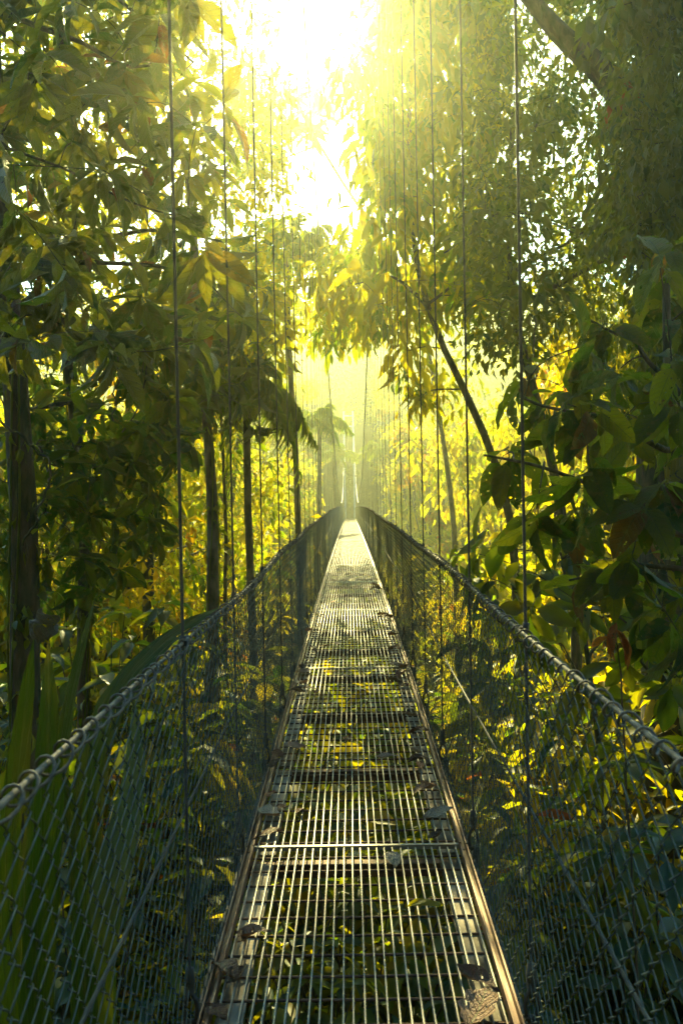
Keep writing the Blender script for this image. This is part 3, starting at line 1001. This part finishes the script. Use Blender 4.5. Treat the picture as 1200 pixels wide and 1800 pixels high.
# ------------------------------------------------------------------ reusable plants
def proto_tree(name, H, R, nclump, per, L, wr, T, mat, seed, tr, droop=.6, bark=M_BARK):
    rs = np.random.RandomState(seed)
    root = empty(name)
    w = MB(); lv = MB()
    tp = curve([(0, 0, -.5), (rs.normal() * .15, rs.normal() * .15, H * .3), (rs.normal() * .3, rs.normal() * .3, H * .62), (0, 0, H * .95)], 14, .02 * H / 8, rs)
    w.tube(tp, tr * np.linspace(1.2, .2, 14), 7, False)
    subs = []
    for k in range(rs.randint(7, 11)):
        a = rs.rand() * 2 * PI; hh = rs.uniform(.35, 1.0)
        c = np.array([math.cos(a) * R * rs.uniform(.25, .75), math.sin(a) * R * rs.uniform(.25, .75), H * hh])
        rr = R * rs.uniform(.28, .5)
        subs.append((c, rr))
        j = int(np.clip(hh * 10, 4, 12))
        w.tube(curve([tp[j - 2], (tp[j - 2] + c) / 2 + np.array([0, 0, .1 * R]), c], 7, .03, rs), np.linspace(tr * .4, tr * .08, 7), 5, False)
    for c, rr in subs:
        m = max(4, nclump // len(subs))
        dirs = rand_dirs(m, rs); dirs[:, 2] = dirs[:, 2] * .7 + .1
        for d in dirs:
            p = c + d * rr * rs.uniform(.55, 1.15)
            drooping_clump(lv, p, per, rr * rs.uniform(.22, .42), L, wr, rs, T, droop)
    w.build('trunk', bark, root); lv.build('crown', mat, root)
    return root


def place(protos, idx, x, y, sc, rz, label, cat, group, zoff=0.0, tilt=(0, 0), order='x', used=set()):
    p = protos[idx % len(protos)]
    z = float(ground(x, y)) + zoff
    if p.name in used:
        o = copy_tree(p, (x, y, z), rz, sc, tilt)
    else:
        used.add(p.name); o = p
        o.location = (x, y, z); o.rotation_euler = (tilt[0], tilt[1], rz); o.scale = (sc, sc, sc) if np.isscalar(sc) else sc
    for k in ('label', 'category', 'group'):
        if k in o: del o[k]
    tag(o, label, cat, group, order=order)
    return o


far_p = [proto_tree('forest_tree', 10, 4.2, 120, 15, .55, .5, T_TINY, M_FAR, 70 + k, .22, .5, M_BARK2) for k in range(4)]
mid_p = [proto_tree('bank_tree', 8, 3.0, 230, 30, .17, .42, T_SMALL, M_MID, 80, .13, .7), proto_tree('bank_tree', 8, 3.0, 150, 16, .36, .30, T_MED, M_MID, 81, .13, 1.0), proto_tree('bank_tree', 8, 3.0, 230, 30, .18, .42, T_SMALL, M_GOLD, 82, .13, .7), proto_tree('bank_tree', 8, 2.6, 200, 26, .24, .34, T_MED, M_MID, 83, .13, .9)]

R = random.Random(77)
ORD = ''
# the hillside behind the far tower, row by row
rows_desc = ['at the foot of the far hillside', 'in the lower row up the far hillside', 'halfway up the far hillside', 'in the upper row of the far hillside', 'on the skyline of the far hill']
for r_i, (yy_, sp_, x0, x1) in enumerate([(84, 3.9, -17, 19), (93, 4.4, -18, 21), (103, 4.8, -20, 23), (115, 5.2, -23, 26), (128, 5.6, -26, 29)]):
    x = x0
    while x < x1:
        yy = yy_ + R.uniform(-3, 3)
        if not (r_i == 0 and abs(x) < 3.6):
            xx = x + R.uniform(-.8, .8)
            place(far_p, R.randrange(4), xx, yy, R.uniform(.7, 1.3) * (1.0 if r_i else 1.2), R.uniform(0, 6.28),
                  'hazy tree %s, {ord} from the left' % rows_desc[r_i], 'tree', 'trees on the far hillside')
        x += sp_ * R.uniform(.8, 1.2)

far_d = proto_tree('opening_shade', 7, 2.2, 200, 24, .34, .5, T_TINY, M_DARK, 179, .2, .5, M_BARK2)  # narrow dark foliage added to stand for the shade in the opening
place([far_d], 0, .2, 81.5, (.34, .34, .78), 1.0, 'dark leafy stand-in for the shaded opening between the posts of the far tower', 'tree', None)
tall_p = [proto_tree('gorge_tree', 17, 2.5, 380, 20, .26, .42, T_SMALL, M_MID, 181, .16, .8), proto_tree('gorge_tree', 15, 2.4, 300, 14, .36, .32, T_MED, M_GOLD, 182, .15, .9),
          proto_tree('gorge_tree', 19, 2.6, 400, 20, .26, .42, T_SMALL, M_FAR, 183, .17, .8)]
for k_, (x_, y_, s_) in enumerate([(-4.3, 41, 1.0), (4.4, 44, 1.0), (-4.4, 50, .95), (4.2, 53, 1.0), (-4.0, 59, .95), (4.3, 62, .9), (-4.2, 68, .85), (4.0, 71, .9), (-3.4, 80, .75), (3.5, 80, .85), (7.5, 57, 1.0), (-7.6, 55, 1.0), (-7, 66, 1.0), (7.2, 68, 1.0)]):
    place(tall_p, k_, x_, y_, s_, R.uniform(0, 6.28), 'tall bright tree beside the far half of the bridge, {ord} from the left', 'tree', 'tall trees beside the far half of the bridge')
# banks of the gorge
for s in (-1, 1):
    side = 'left' if s < 0 else 'right'
    n = 0
    for yy_, xs in [(13, (5.0, 7.2)), (17, (5.0, 7.6)), (22, (5.2, 8.5, 12)), (28, (5.6, 8.6, 12)), (35, (5.8, 9, 14)), (43, (5.8, 9.6, 15)), (52, (6.0, 10, 16)), (61, (6.0, 10, 17)), (70, (5.8, 10, 17))]:
        for xk in xs:
            x = s * (xk + R.uniform(-.6, .6)); y = yy_ + R.uniform(-1.5, 1.5)
            sc = R.uniform(.8, 1.15)
            g = float(ground(x, y))
            want = 1.2 + xk * .30 + yy_ * .05            # crown top above deck level
            if s > 0: want += 1.5
            sc = min(1.6, max(.6, (want - g) / 8.6))
            desc = 'sunlit tree on the %s bank of the gorge, {ord} from the left' % side
            place(mid_p, R.randrange(4), x, y, sc, R.uniform(0, 6.28), desc, 'tree', 'trees along the %s bank' % side)


# shrubs and ground plants
def proto_shrub(seed, H, n, L, wr, T, mat, name='leafy_shrub', per=6):
    rs = np.random.RandomState(seed)
    root = empty(name); w = MB(); lv = MB()
    for k in range(n):
        a = rs.rand() * 6.28; r_ = H * .45 * rs.rand() ** .6
        top = np.array([math.cos(a) * r_, math.sin(a) * r_, H * rs.uniform(.45, 1.0)])
        st = curve([(0.05 * math.cos(a), .05 * math.sin(a), -.1), (top[0] * .35, top[1] * .35, top[2] * .5), top], 7, .02, rs)
        w.tube(st, np.linspace(.010, .003, 7), 4, False)
        whorl(lv, top, st[-1] - st[-3], per, L, wr, rs, T, 1.2, .5)
        for q in (3, 4, 5):
            D = rand_dirs(2, rs); D[:, 2] *= .3
            lv.leaves(T, np.repeat(st[q][None], 2, 0), D, np.tile([[0, 0, 1.]], (2, 1)) + rs.normal(size=(2, 3)) * .2, L * rs.uniform(.6, 1, 2), L * wr * .8, R=rs.rand(2))
    w.build('stem', M_BARK, root); lv.build('foliage', mat, root)
    return root


def proto_blade(seed, n, L, W, mat, name='broad_blade_plant'):
    rs = np.random.RandomState(seed)
    root = empty(name)
    T = leaf_template(10, .35, .55, .45, .7, .22, .01)
    w = MB()
    for k in range(n):
        a = k * 2.4 + rs.rand() * .5; el = rs.uniform(.7, 1.4)
        D = np.array([[math.cos(a) * math.cos(el), math.sin(a) * math.cos(el), math.sin(el)]])
        N = np.array([[-math.cos(a) * math.sin(el), -math.sin(a) * math.sin(el), math.cos(el)]])
        l = L * rs.uniform(.7, 1.15)
        w.leaves(T, np.array([[.02 * math.cos(a), .02 * math.sin(a), 0]]), D, N, l, W * rs.uniform(.8, 1.2), R=rs.rand(1))
    w.build('foliage', mat, root)
    return root


def proto_fern(seed, n, L, mat=M_PALM, name='fern'):
    rs = np.random.RandomState(seed)
    root = empty(name)
    allw = MB()
    for k in range(n):
        a = k * 2.4 + rs.rand() * .4; el = rs.uniform(.45, 1.15)
        f = frond(np.zeros(3), (math.cos(a) * math.cos(el), math.sin(a) * math.cos(el), math.sin(el)), L * rs.uniform(.75, 1.1), .55, 26, L * .2, rs, L * .028)
        for V, F, U, Q in zip(f.V, f.F, f.UV, f.R): pass
        off = allw.n
        allw.V += f.V; allw.F += [F + off for F in f.F]; allw.UV += f.UV; allw.R += f.R; allw.n += f.n
    allw.build('foliage', mat, root)
    return root


sh_p = [proto_shrub(90, 1.7, 26, .20, .36, T_BIG, M_DARK), proto_shrub(91, 2.0, 34, .15, .42, T_MED, M_DARK), proto_shrub(92, 1.5, 30, .12, .5, T_MED, M_MID)]
bl_p = [proto_blade(93, 9, 1.5, .21, M_NEAR2), proto_blade(94, 12, 1.0, .13, M_DARK), proto_blade(98, 14, .75, .07, M_MID)]
sh_m = [proto_shrub(190, 1.8, 30, .17, .38, T_MED, M_MID), proto_shrub(191, 1.6, 34, .13, .42, T_MED, M_MID), proto_shrub(192, 1.9, 24, .24, .34, T_BIG, M_MID)]
fe_p = [proto_fern(95, 13, 1.0), proto_fern(96, 10, .8)]

kinds = [(sh_p, 'bushy shrub', 'shrub'), (bl_p, 'long-bladed plant', 'plant'), (fe_p, 'feathery fern', 'fern')]
PREP = {-1: 'on the left below the handrail', 1: 'on the right below the handrail', 0: 'under the deck grating'}
for yy_ in [1.2, 1.8, 2.4, 3.1, 3.8, 4.6, 5.4, 6.3, 7.3, 8.5, 10, 11.7, 13.5, 15.5, 18, 21, 24, 28, 32, 37, 42, 48, 54, 60, 66]:
    cols = [-3.4, -2.3, -1.4, -.6, .15, .8, 1.6, 2.5, 3.6] if yy_ < 14 else [-6, -4, -2.4, -.8, .8, 2.4, 4, 6]
    for xk in cols:
        if yy_ > 14 and R.random() < .15: continue
        x = xk + R.uniform(-.3, .3) * (1 if yy_ < 14 else 2.2); y = yy_ + R.uniform(-.3, .3) * (1 if yy_ < 10 else 3)
        z = 0 if abs(x) < .75 else (1 if x > 0 else -1)
        u = R.random()
        k = 0 if u < .62 else (1 if u < .82 else 2)
        if k == 1 and (abs(x) < 1.1 or y < 3): k = 2 if R.random() < .5 else 0
        pr, nm, cat = kinds[k]
        if k == 0 and yy_ > 4.4 and R.random() < .7: pr = sh_m  # lighter leaf colour stands in for sunlight on these shrubs
        g = float(ground(x, y))
        top = -0.75 if abs(x) < .9 else min(.55, -.35 + .28 * (abs(x) - .9))
        h0 = [1.8, 1.1, .8][k]
        sc = (top - g) / h0 * R.uniform(.75, 1.05)
        lim = 1.25 if k == 0 else 1.5
        zoff = 0
        if yy_ > 14:
            sc = R.uniform(1.6, 2.8)
            if abs(x) < 3.2:
                sc = min(sc, max(.5, (float(deckz(y)) - .6 - g) / (h0 * 1.15)))
                if float(deckz(y)) - .6 - g < .4: continue
        elif sc > lim:
            # grows on a hummock of the slope: raise it with the bank of its own
            zoff = 0
            sc = lim if y < 3 else sc
            sc = min(sc, 2.2)
        px, py = proj((x, y, g + .6))
        if not (-500 < px < 1700): continue
        near = 'close by' if y < 4.2 else ('farther along' if y < 16 else 'far down the gorge')
        pl = PREP[z] if y < 16 else ('on the left slope' if x < 0 else 'on the right slope')
        place(pr, R.randrange(len(pr)), x, y, sc, R.uniform(0, 6.28), '%s %s, %s, {ord} nearest' % (nm, pl, near), cat,
              'undergrowth beside and below the bridge', order='y')


def vine(pts, rad, label, seed):
    rs = np.random.RandomState(seed)
    P = curve([np.array(p) for p in pts], 40, .012, rs)
    o = P[0].copy()
    b = MB(); b.tube(P - o, rad, 5)
    v = b.build('hanging_vine', M_BARK, None); v.location = tuple(o)
    tag(v, label, 'vine', 'vines hanging in the trees')


vine([at(110, 400, 4.4), at(130, 455, 4.4), at(215, 500, 4.5), at(262, 620, 4.6), at(248, 700, 4.6), at(215, 760, 4.6)], .0055, 'brown vine hooking down beneath the big leaves at left', 1)
vine([at(100, 480, 4.2), at(190, 545, 4.3), at(208, 640, 4.3), at(200, 740, 4.3)], .0045, 'thin vine dropping straight down through the upper left foliage', 2)
vine([at(-20, 730, 3.6), at(50, 770, 3.6), at(90, 815, 3.6), at(75, 880, 3.7), at(40, 960, 3.7)], .006, 'dark looping vine across the leftmost trunk', 3)
vine([at(780, 445, 9), at(880, 370, 9), at(990, 400, 8.8), at(1100, 440, 8.5)], .009, 'thin horizontal woody vine across the gap right of the slanting trunk', 4)
vine([at(975, 900, 5.2), at(990, 1020, 5.2), at(1040, 1080, 5.1), at(1100, 1090, 5), at(1140, 1180, 5)], .009, 'crooked brown vine above the right handrail', 5)
vine([at(940, 560, 7), at(936, 700, 7), at(944, 900, 7), at(940, 1060, 7)], .006, 'straight dangling vine right of the nearest right suspender', 6)


# two plants of tall paddle leaves by the left handrail, and a withered leaf
def paddle(name, blades, base, label, mats):
    b0 = np.array(base); b0[2] = float(ground(b0[0], b0[1]))
    root = empty(name, tuple(b0))
    for pts, wd, nrm, m in blades:
        P = curve([b0 + (np.array(pts[0]) - b0) * .0] + [np.array(p) for p in pts], 26) - b0
        t = np.linspace(0, 1, 26)
        Tn = np.gradient(P, axis=0); Tn /= np.linalg.norm(Tn, axis=1)[:, None]
        n_ = unit(nrm)
        Sd = np.cross(Tn, n_); Sd /= np.linalg.norm(Sd, axis=1)[:, None]
        Nn = np.cross(Sd, Tn)
        st = .60
        a = np.clip((t - st) / (1 - st), 0, 1)
        w = np.where(t > st, np.sin(PI * np.clip(a, 0, 1) ** .8) ** .65 * wd / 2, 0) + .006 * (1 - t)
        wv = .01 * np.sin(t * 40)
        V = np.stack([P - Sd * w[:, None] + Nn * (w * .22 + wv * (w > .02))[:, None], P, P + Sd * w[:, None] + Nn * (w * .22 - wv * (w > .02))[:, None]], 1).reshape(-1, 3)
        UV = np.stack([np.stack([.5 - w / wd, t], 1), np.stack([t * 0 + .5, t], 1), np.stack([.5 + w / wd, t], 1)], 1).reshape(-1, 2)
        F = []
        for i in range(25):
            k = i * 3; F += [[k, k + 1, k + 4, k + 3], [k + 1, k + 2, k + 5, k + 4]]
        mb = MB(); mb.add(V, F, UV, np.full(len(V), random.random() * .5))
        mb.build('leaf_blade', m, root)
    tag(root, label, 'plant')
    return root


paddle('paddle_leaf_plant', [
    ([at(60, 1650, 2.5), at(85, 1440, 2.4), at(88, 1280, 2.4), at(85, 1125, 2.45)], .115, (.5, -1, .1), M_WAX),
    ([at(75, 1650, 2.6), at(100, 1400, 2.6), at(128, 1180, 2.7), at(168, 1050, 2.8)], .085, (-.3, -1, .3), M_WAX),
    ([at(20, 1650, 2.6), at(25, 1400, 2.6), at(45, 1250, 2.6), at(60, 1120, 2.6)], .10, (.2, -1, .2), M_WAX)],
    at(60, 1800, 2.5), 'upright plant with tall dark paddle leaves outside the left handrail', None)
paddle('paddle_leaf_plant', [
    ([at(150, 1600, 2.5), at(150, 1310, 2.6), at(215, 1190, 2.8), at(295, 1115, 3.0), at(385, 1068, 3.3)], .105, (.35, -.8, .9), M_WAX),
    ([at(170, 1640, 2.6), at(150, 1450, 2.6), at(110, 1380, 2.6), at(95, 1330, 2.6)], .12, (.4, -1, .4), M_WAX),
    ([at(160, 1640, 2.3), at(240, 1400, 2.6), at(250, 1300, 2.7), at(235, 1220, 2.8)], .12, (.2, -1, .1), M_DARK),
    ([at(150, 1700, 2.2), at(140, 1500, 2.2), at(160, 1420, 2.2), at(150, 1390, 2.2)], .08, (-.2, -1, .3), M_WAX)],
    at(150, 1800, 2.5), 'plant whose one long arched leaf sweeps up along the left handrail', None)

b = MB()
rs = np.random.RandomState(99)
tvv = []
n1, n2 = 14, 9
for i in range(n1):
    for j in range(n2):
        u, v = i / (n1 - 1), j / (n2 - 1) - .5
        w = .055 * math.sin(PI * (.1 + .85 * u)) ** .6
        a = v * 3.6 + .6 * math.sin(u * 7)
        tvv.append((w * math.sin(a) + .012 * math.sin(9 * u + 5 * v), w * (1 - math.cos(a)) * .8 + rs.normal() * .002, .17 * (.5 - u) + .012 * math.sin(8 * v + 4 * u)))
q = [[i * n2 + j, i * n2 + j + 1, (i + 1) * n2 + j + 1, (i + 1) * n2 + j] for i in range(n1 - 1) for j in range(n2 - 1)]
uvv = np.array([(j / (n2 - 1), i / (n1 - 1)) for i in range(n1) for j in range(n2)])
b.add(np.array(tvv), q, uvv)
dl = b.build('withered_leaf', M_GREY)
dl.location = tuple(at(75, 1105, 2.35)); dl.rotation_euler = (.4, .5, .3); dl.scale = (.72, .72, .62)
tag(dl, 'crumpled grey withered leaf caught above the dark paddle leaves at left', 'leaf')


# ------------------------------------------------------------------ fallen leaves on the deck
def dead_leaf(seed, L, W, curl, twist, lobes=0):
    rs = np.random.RandomState(seed)
    n, m = 12, 7
    V, UV = [], []
    for i in range(n + 1):
        t = i / n
        w = W / 2 * max(.04, math.sin(PI * t ** .85) ** .7)
        if lobes: w *= 1 + .14 * math.sin(t * PI * 2 * lobes)
        for j in range(m):
            v = j / (m - 1) * 2 - 1
            ang = v * curl * (.6 + .6 * t)
            x = w * math.sin(ang) / max(curl, .3)
            z = w * (1 - math.cos(ang)) / max(curl, .3) * 1.3 + .055 * L * math.sin(t * 5 + seed) + .03 * L * math.sin(3 * v + 6 * t + seed) + rs.normal() * .0012
            y = L * (t - .5) * (1 - .12 * abs(v))
            ca, sa = math.cos(twist * (t - .5)), math.sin(twist * (t - .5))
            V.append((x * ca - z * sa, y, x * sa + z * ca)); UV.append((v / 2 + .5, t))
    F = [[i * m + j, i * m + j + 1, (i + 1) * m + j + 1, (i + 1) * m + j] for i in range(n) for j in range(m - 1)]
    V = np.array(V); V[:, 2] -= np.percentile(V[:, 2], 12)
    return V, F, np.array(UV)


shapes = [dead_leaf(1, .14, .075, .8, .5), dead_leaf(2, .12, .06, 1.3, .8), dead_leaf(3, .15, .10, .6, .3, 3), dead_leaf(4, .10, .07, .5, .2), dead_leaf(5, .14, .045, .4, .2), dead_leaf(6, .15, .09, 1.0, -.6)]
COLN = [('dark grey brown', .06), ('reddish brown', .34), ('pale buff', .60), ('rust orange', .80), ('silvery grey', .97), ('yellowing', None)]
meshes = {}
for si, (V, F, UV) in enumerate(shapes):
    for ci, (cn, cv) in enumerate(COLN):
        b = MB(); b.add(V, F, UV, np.full(len(V), .6 if cv is None else cv))
        meshes[(si, ci)] = b
built = {}
spots = [  # px, py, shape, colour, scale
    (840, 1775, 2, 2, 1.15), (838, 1722, 0, 0, 1.05), (415, 1715, 1, 0, 1.1), (395, 1705, 5, 2, .9), (432, 1645, 1, 0, 1.0), (445, 1640, 0, 2, .85), (378, 1778, 3, 1, .9),
    (748, 1590, 4, 5, 1.0), (690, 1510, 3, 4, .9), (472, 1428, 2, 4, .9), (476, 1395, 3, 3, .8), (472, 1465, 4, 1, 1.0), (527, 1425, 4, 1, .8), (495, 1418, 3, 1, .6),
    (770, 1430, 2, 4, .9), (765, 1468, 1, 0, .8), (745, 1388, 5, 2, .9), (755, 1382, 3, 3, .8), (680, 1330, 0, 4, .8), (728, 1318, 1, 4, .8), (735, 1335, 5, 0, .8), (738, 1345, 4, 3, .9),
    (520, 1312, 2, 4, .85), (488, 1325, 3, 1, .9), (486, 1340, 0, 0, .8), (610, 1298, 3, 1, .8), (735, 1285, 5, 1, .8), (722, 1256, 1, 2, .8),
    (530, 1175 + 25, 0, 4, .9), (518, 1215, 5, 0, .9), (545, 1210, 4, 2, .9), (555, 1216, 1, 1, .8), (608, 1188, 3, 4, .8), (700, 1170, 2, 2, 1.1), (708, 1185, 5, 1, 1.1), (692, 1195, 0, 2, 1.0), (702, 1200, 1, 0, 1.1), (715, 1203, 3, 1, .9),
    (530, 1172, 1, 0, 1.0), (536, 1180, 2, 4, .8), (552, 1140, 4, 0, 1.0), (592, 1131, 3, 4, .9), (565, 1137, 4, 2, .9), (695, 1140, 5, 1, 1.0), (690, 1115, 1, 0, 1.0), (545, 1108, 0, 2, 1.0), (560, 1098, 3, 4, .9),
    (680, 1085, 5, 1, 1.2), (672, 1080, 0, 0, 1.2), (655, 1056, 4, 1, 1.0), (586, 1058, 3, 3, 1.1), (563, 1080, 4, 1, 1.0), (565, 1055, 1, 4, 1.1), (660, 1035, 5, 0, 1.2), (657, 1028, 0, 1, 1.1), (610, 1025, 4, 4, 1.0), (645, 1012, 4, 1, 1.1), (655, 1002, 3, 1, 1.1), (597, 995, 4, 4, 1.2), (588, 981, 3, 0, 1.1), (594, 947, 4, 1, 1.3), (648, 983, 4, 4, 1.2)]
for n_, (px, py, si, ci, sc) in enumerate(spots):
    # intersect the sight line with the deck
    d = 3.0
    for _ in range(40):
        p = at(px, py, d)
        d = d * (CAMZ - float(deckz(d)) - .012) / max(.02, (CAMZ - p[2]))
        d = min(d, 60)
    p = at(px, py, d)
    key = (si, ci)
    nm = 'fallen_leaf'
    if key in built:
        o = built[key].copy(); COL.objects.link(o)
    else:
        o = meshes[key].build(nm, M_DEAD if ci != 5 else M_MID); built[key] = o
        if ci == 5: pass
    o.location = (float(np.clip(p[0], -.40, .40)), p[1], float(deckz(p[1])) + .008)
    o.rotation_euler = (R.uniform(-.2, .2), R.uniform(-.2, .2), R.uniform(0, 6.28))
    o.scale = (sc, sc, sc)
    pos = 'by the left edge of the grating' if p[0] < -.2 else ('by the right edge of the grating' if p[0] > .2 else 'on the middle bars of the grating')
    tag(o, '%s leaf %s, {ord} nearest there' % (COLN[ci][0], pos), 'leaf', 'fallen leaves on the deck', order='y')

# ------------------------------------------------------------------ ground cover
b = MB()
rs = np.random.RandomState(7)
n = 26000
x = rs.normal(size=n) * 7; y = np.concatenate([rs.uniform(.5, 22, n * 2 // 3), rs.uniform(20, 90, n - n * 2 // 3)])
z = ground(x, y) + rs.rand(n) * .35
D = rand_dirs(n, rs); D[:, 2] = np.abs(D[:, 2]) * .6
b.leaves(T_SMALL, np.stack([x, y, z], 1), D, rand_dirs(n, rs) * .4 + np.array([0, 0, 1.]), rs.uniform(.12, .3, n), rs.uniform(.05, .12, n), R=rs.rand(n))
tag(b.build('ground_cover', M_DARK), 'low leafy ground cover on the forest floor below the bridge', 'ground cover', kind='stuff')

# ------------------------------------------------------------------ haze
hb = MB()
hb.box((0, 70.5, 22), (69, 86.5, 38.5))
hm, hn, hout = new_mat('haze_air')
pv = hn.nodes.new('ShaderNodeVolumePrincipled')
pv.inputs['Color'].default_value = (*HAZE_COLOR, 1)
pv.inputs['Density'].default_value = HAZE_DENSITY
pv.inputs['Anisotropy'].default_value = HAZE_ANISO
hn.links.new(pv.outputs[0], hout.inputs['Volume'])
ho = hb.build('haze', hm, smooth=False)
ho['kind'] = 'stuff'

# ------------------------------------------------------------------ finish labels
bpy.context.view_layer.update()
NUM = ['first', 'second', 'third', 'fourth', 'fifth', 'sixth', 'seventh', 'eighth', 'ninth', 'tenth', 'eleventh', 'twelfth', 'thirteenth', 'fourteenth', 'fifteenth',
       'sixteenth', 'seventeenth', 'eighteenth', 'nineteenth', 'twentieth', 'twenty-first', 'twenty-second', 'twenty-third', 'twenty-fourth', 'twenty-fifth', 'twenty-sixth',
       'twenty-seventh', 'twenty-eighth', 'twenty-ninth', 'thirtieth', 'thirty-first', 'thirty-second', 'thirty-third', 'thirty-fourth', 'thirty-fifth', 'thirty-sixth', 'thirty-seventh', 'thirty-eighth', 'thirty-ninth', 'fortieth']
by = {}
for o, lb, od in THINGS:
    if '{ord}' in lb: by.setdefault((lb, od), []).append(o)
for (lb, od), os_ in by.items():
    os_.sort(key=lambda o: proj(o.matrix_world.translation)[0] if od == 'x' else o.matrix_world.translation[1])
    for i, o in enumerate(os_):
        w_ = NUM[i] if i < len(NUM) else 'number %d' % (i + 1)
        if len(os_) == 1: s_ = lb.replace(', {ord} from the left along it', '').replace(', {ord} from the left', '').replace(', {ord} nearest', '').replace(', {ord} nearest there', '')
        else: s_ = lb.replace('{ord} nearest', 'nearest' if i == 0 else w_ + ' nearest').replace('{ord}', w_)
        o['label'] = s_
print('THINGS', len(THINGS))

for o, _, _ in THINGS:
    w_ = o['label'].split()
    if not 4 <= len(w_) <= 16: print('LABEL', len(w_), o['label'])
